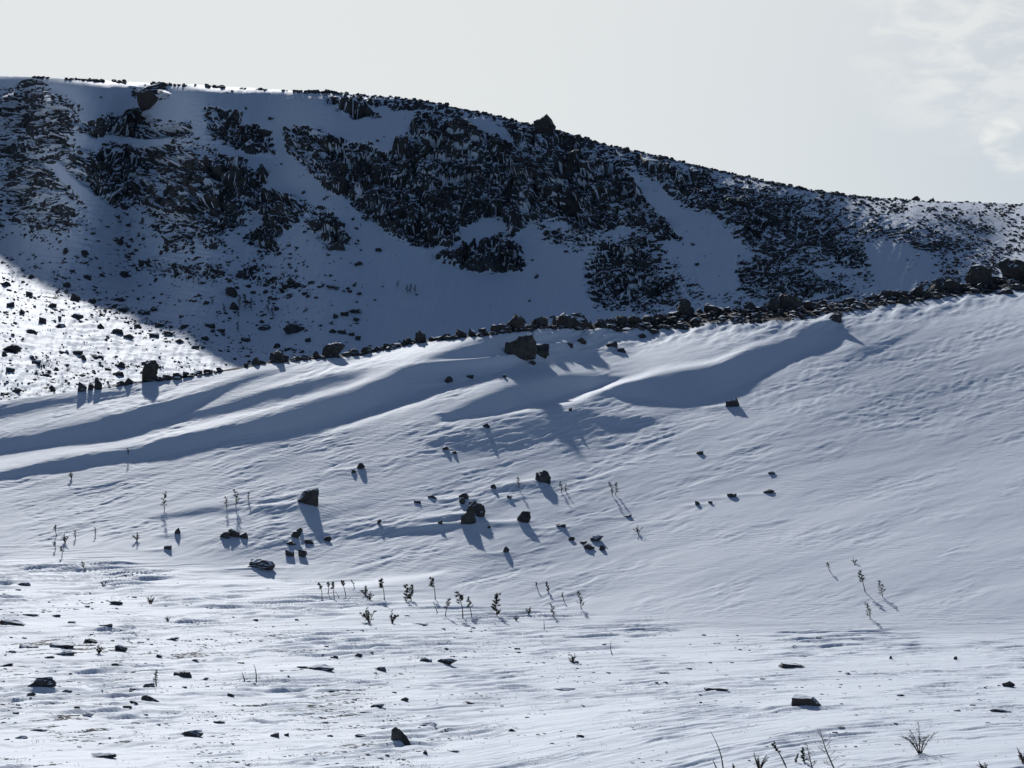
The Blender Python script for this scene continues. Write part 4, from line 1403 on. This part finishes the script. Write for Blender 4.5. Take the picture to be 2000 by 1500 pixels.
for x, y, h, l, st, lab, nm, cat in NEAR_PLANTS:
    sapling(x, y, h, l, st, lab, None, name=nm, cat=cat)
GF = 'scrubby saplings below the mountain'
FAR_PLANTS = [
    (795, 572, 13, 0, 'left tuft of the lone thicket on the smooth snow bowl'), (803, 573, 15, 0, 'middle tuft of the lone thicket on the smooth snow bowl'), (811, 572, 13, 0, 'right tuft of the lone thicket on the smooth snow bowl'),
    (778, 560, 10, 0, 'small twig group above the lone thicket'), (416, 596, 14, -1, 'lone dark twig left of the knoll thicket'), (437, 612, 16, 0, 'lone dark twig below the knoll thicket'),
    (468, 600, 20, 0, 'left dense tuft of the knoll thicket'), (480, 604, 24, 0, 'middle dense tuft of the knoll thicket'), (492, 606, 20, 0, 'right dense tuft of the knoll thicket'),
    (528, 612, 22, -3, 'feathery sapling right of the knoll thicket'), (532, 622, 18, -2, 'second feathery sapling right of the knoll thicket'), (468, 648, 18, -3, 'pointed sapling at the edge of the valley shadow'),
    (464, 622, 12, 0, 'small twig between thicket and shadow edge'), (365, 553, 11, 0, 'first twig of the row under the dark talus'), (377, 556, 13, 0, 'second twig of the row under the dark talus'), (388, 558, 11, 0, 'third twig of the row under the dark talus'),
]
for x, y, h, l, lab in FAR_PLANTS:
    sapling(x, y, h, l, 'larch', lab, GF, grid='far')


def grass():
    r = random.Random(77)
    mb = MB()
    spots = [(515, 1252), (535, 1252), (588, 1253), (570, 1250), (690, 1260), (1320, 1306), (1345, 1308), (1385, 1312), (1400, 1310), (1240, 1345), (1052, 1385), (1100, 1372), (1110, 1376), (380, 1350), (385, 1345), (660, 1318),
             (475, 1325), (510, 1328), (1700, 1298), (1820, 1302), (1760, 1300), (1870, 1308), (1690, 1302), (270, 1168), (255, 1160), (1840, 1452), (1850, 1450), (1770, 1468), (1740, 1470), (1700, 1502), (1720, 1503),
             (60, 1452), (80, 1450), (110, 1448), (150, 1380), (560, 1462), (580, 1462), (900, 1438), (920, 1437), (890, 1440), (950, 1440), (1020, 1490), (760, 1490), (780, 1488), (800, 1490), (250, 1500), (1250, 1500)]
    for _ in range(120):
        spots.append((r.uniform(0, 1350), r.uniform(1190, 1500)))
    for x, y in spots:
        for _ in range(r.randint(5, 11)):
            p = Vector(tuple(at_near(x + r.gauss(0, 9), min(y + r.gauss(0, 1.6), 1560))))
            k = p.y / F
            h = r.uniform(3, 9) * k
            mb.leaf(p - Vector((0, 0, 0.02)), Vector((r.uniform(-0.6, 0.4), r.uniform(-0.5, 0.5), 1)), h, 0.006, r)
    o = mb.build('dry_grass', MAT_STRAW, None)
    o['kind'] = 'stuff'
    o['label'] = 'sparse dry grass blades poking through the scoured snow'
    o['category'] = 'grass'


grass()
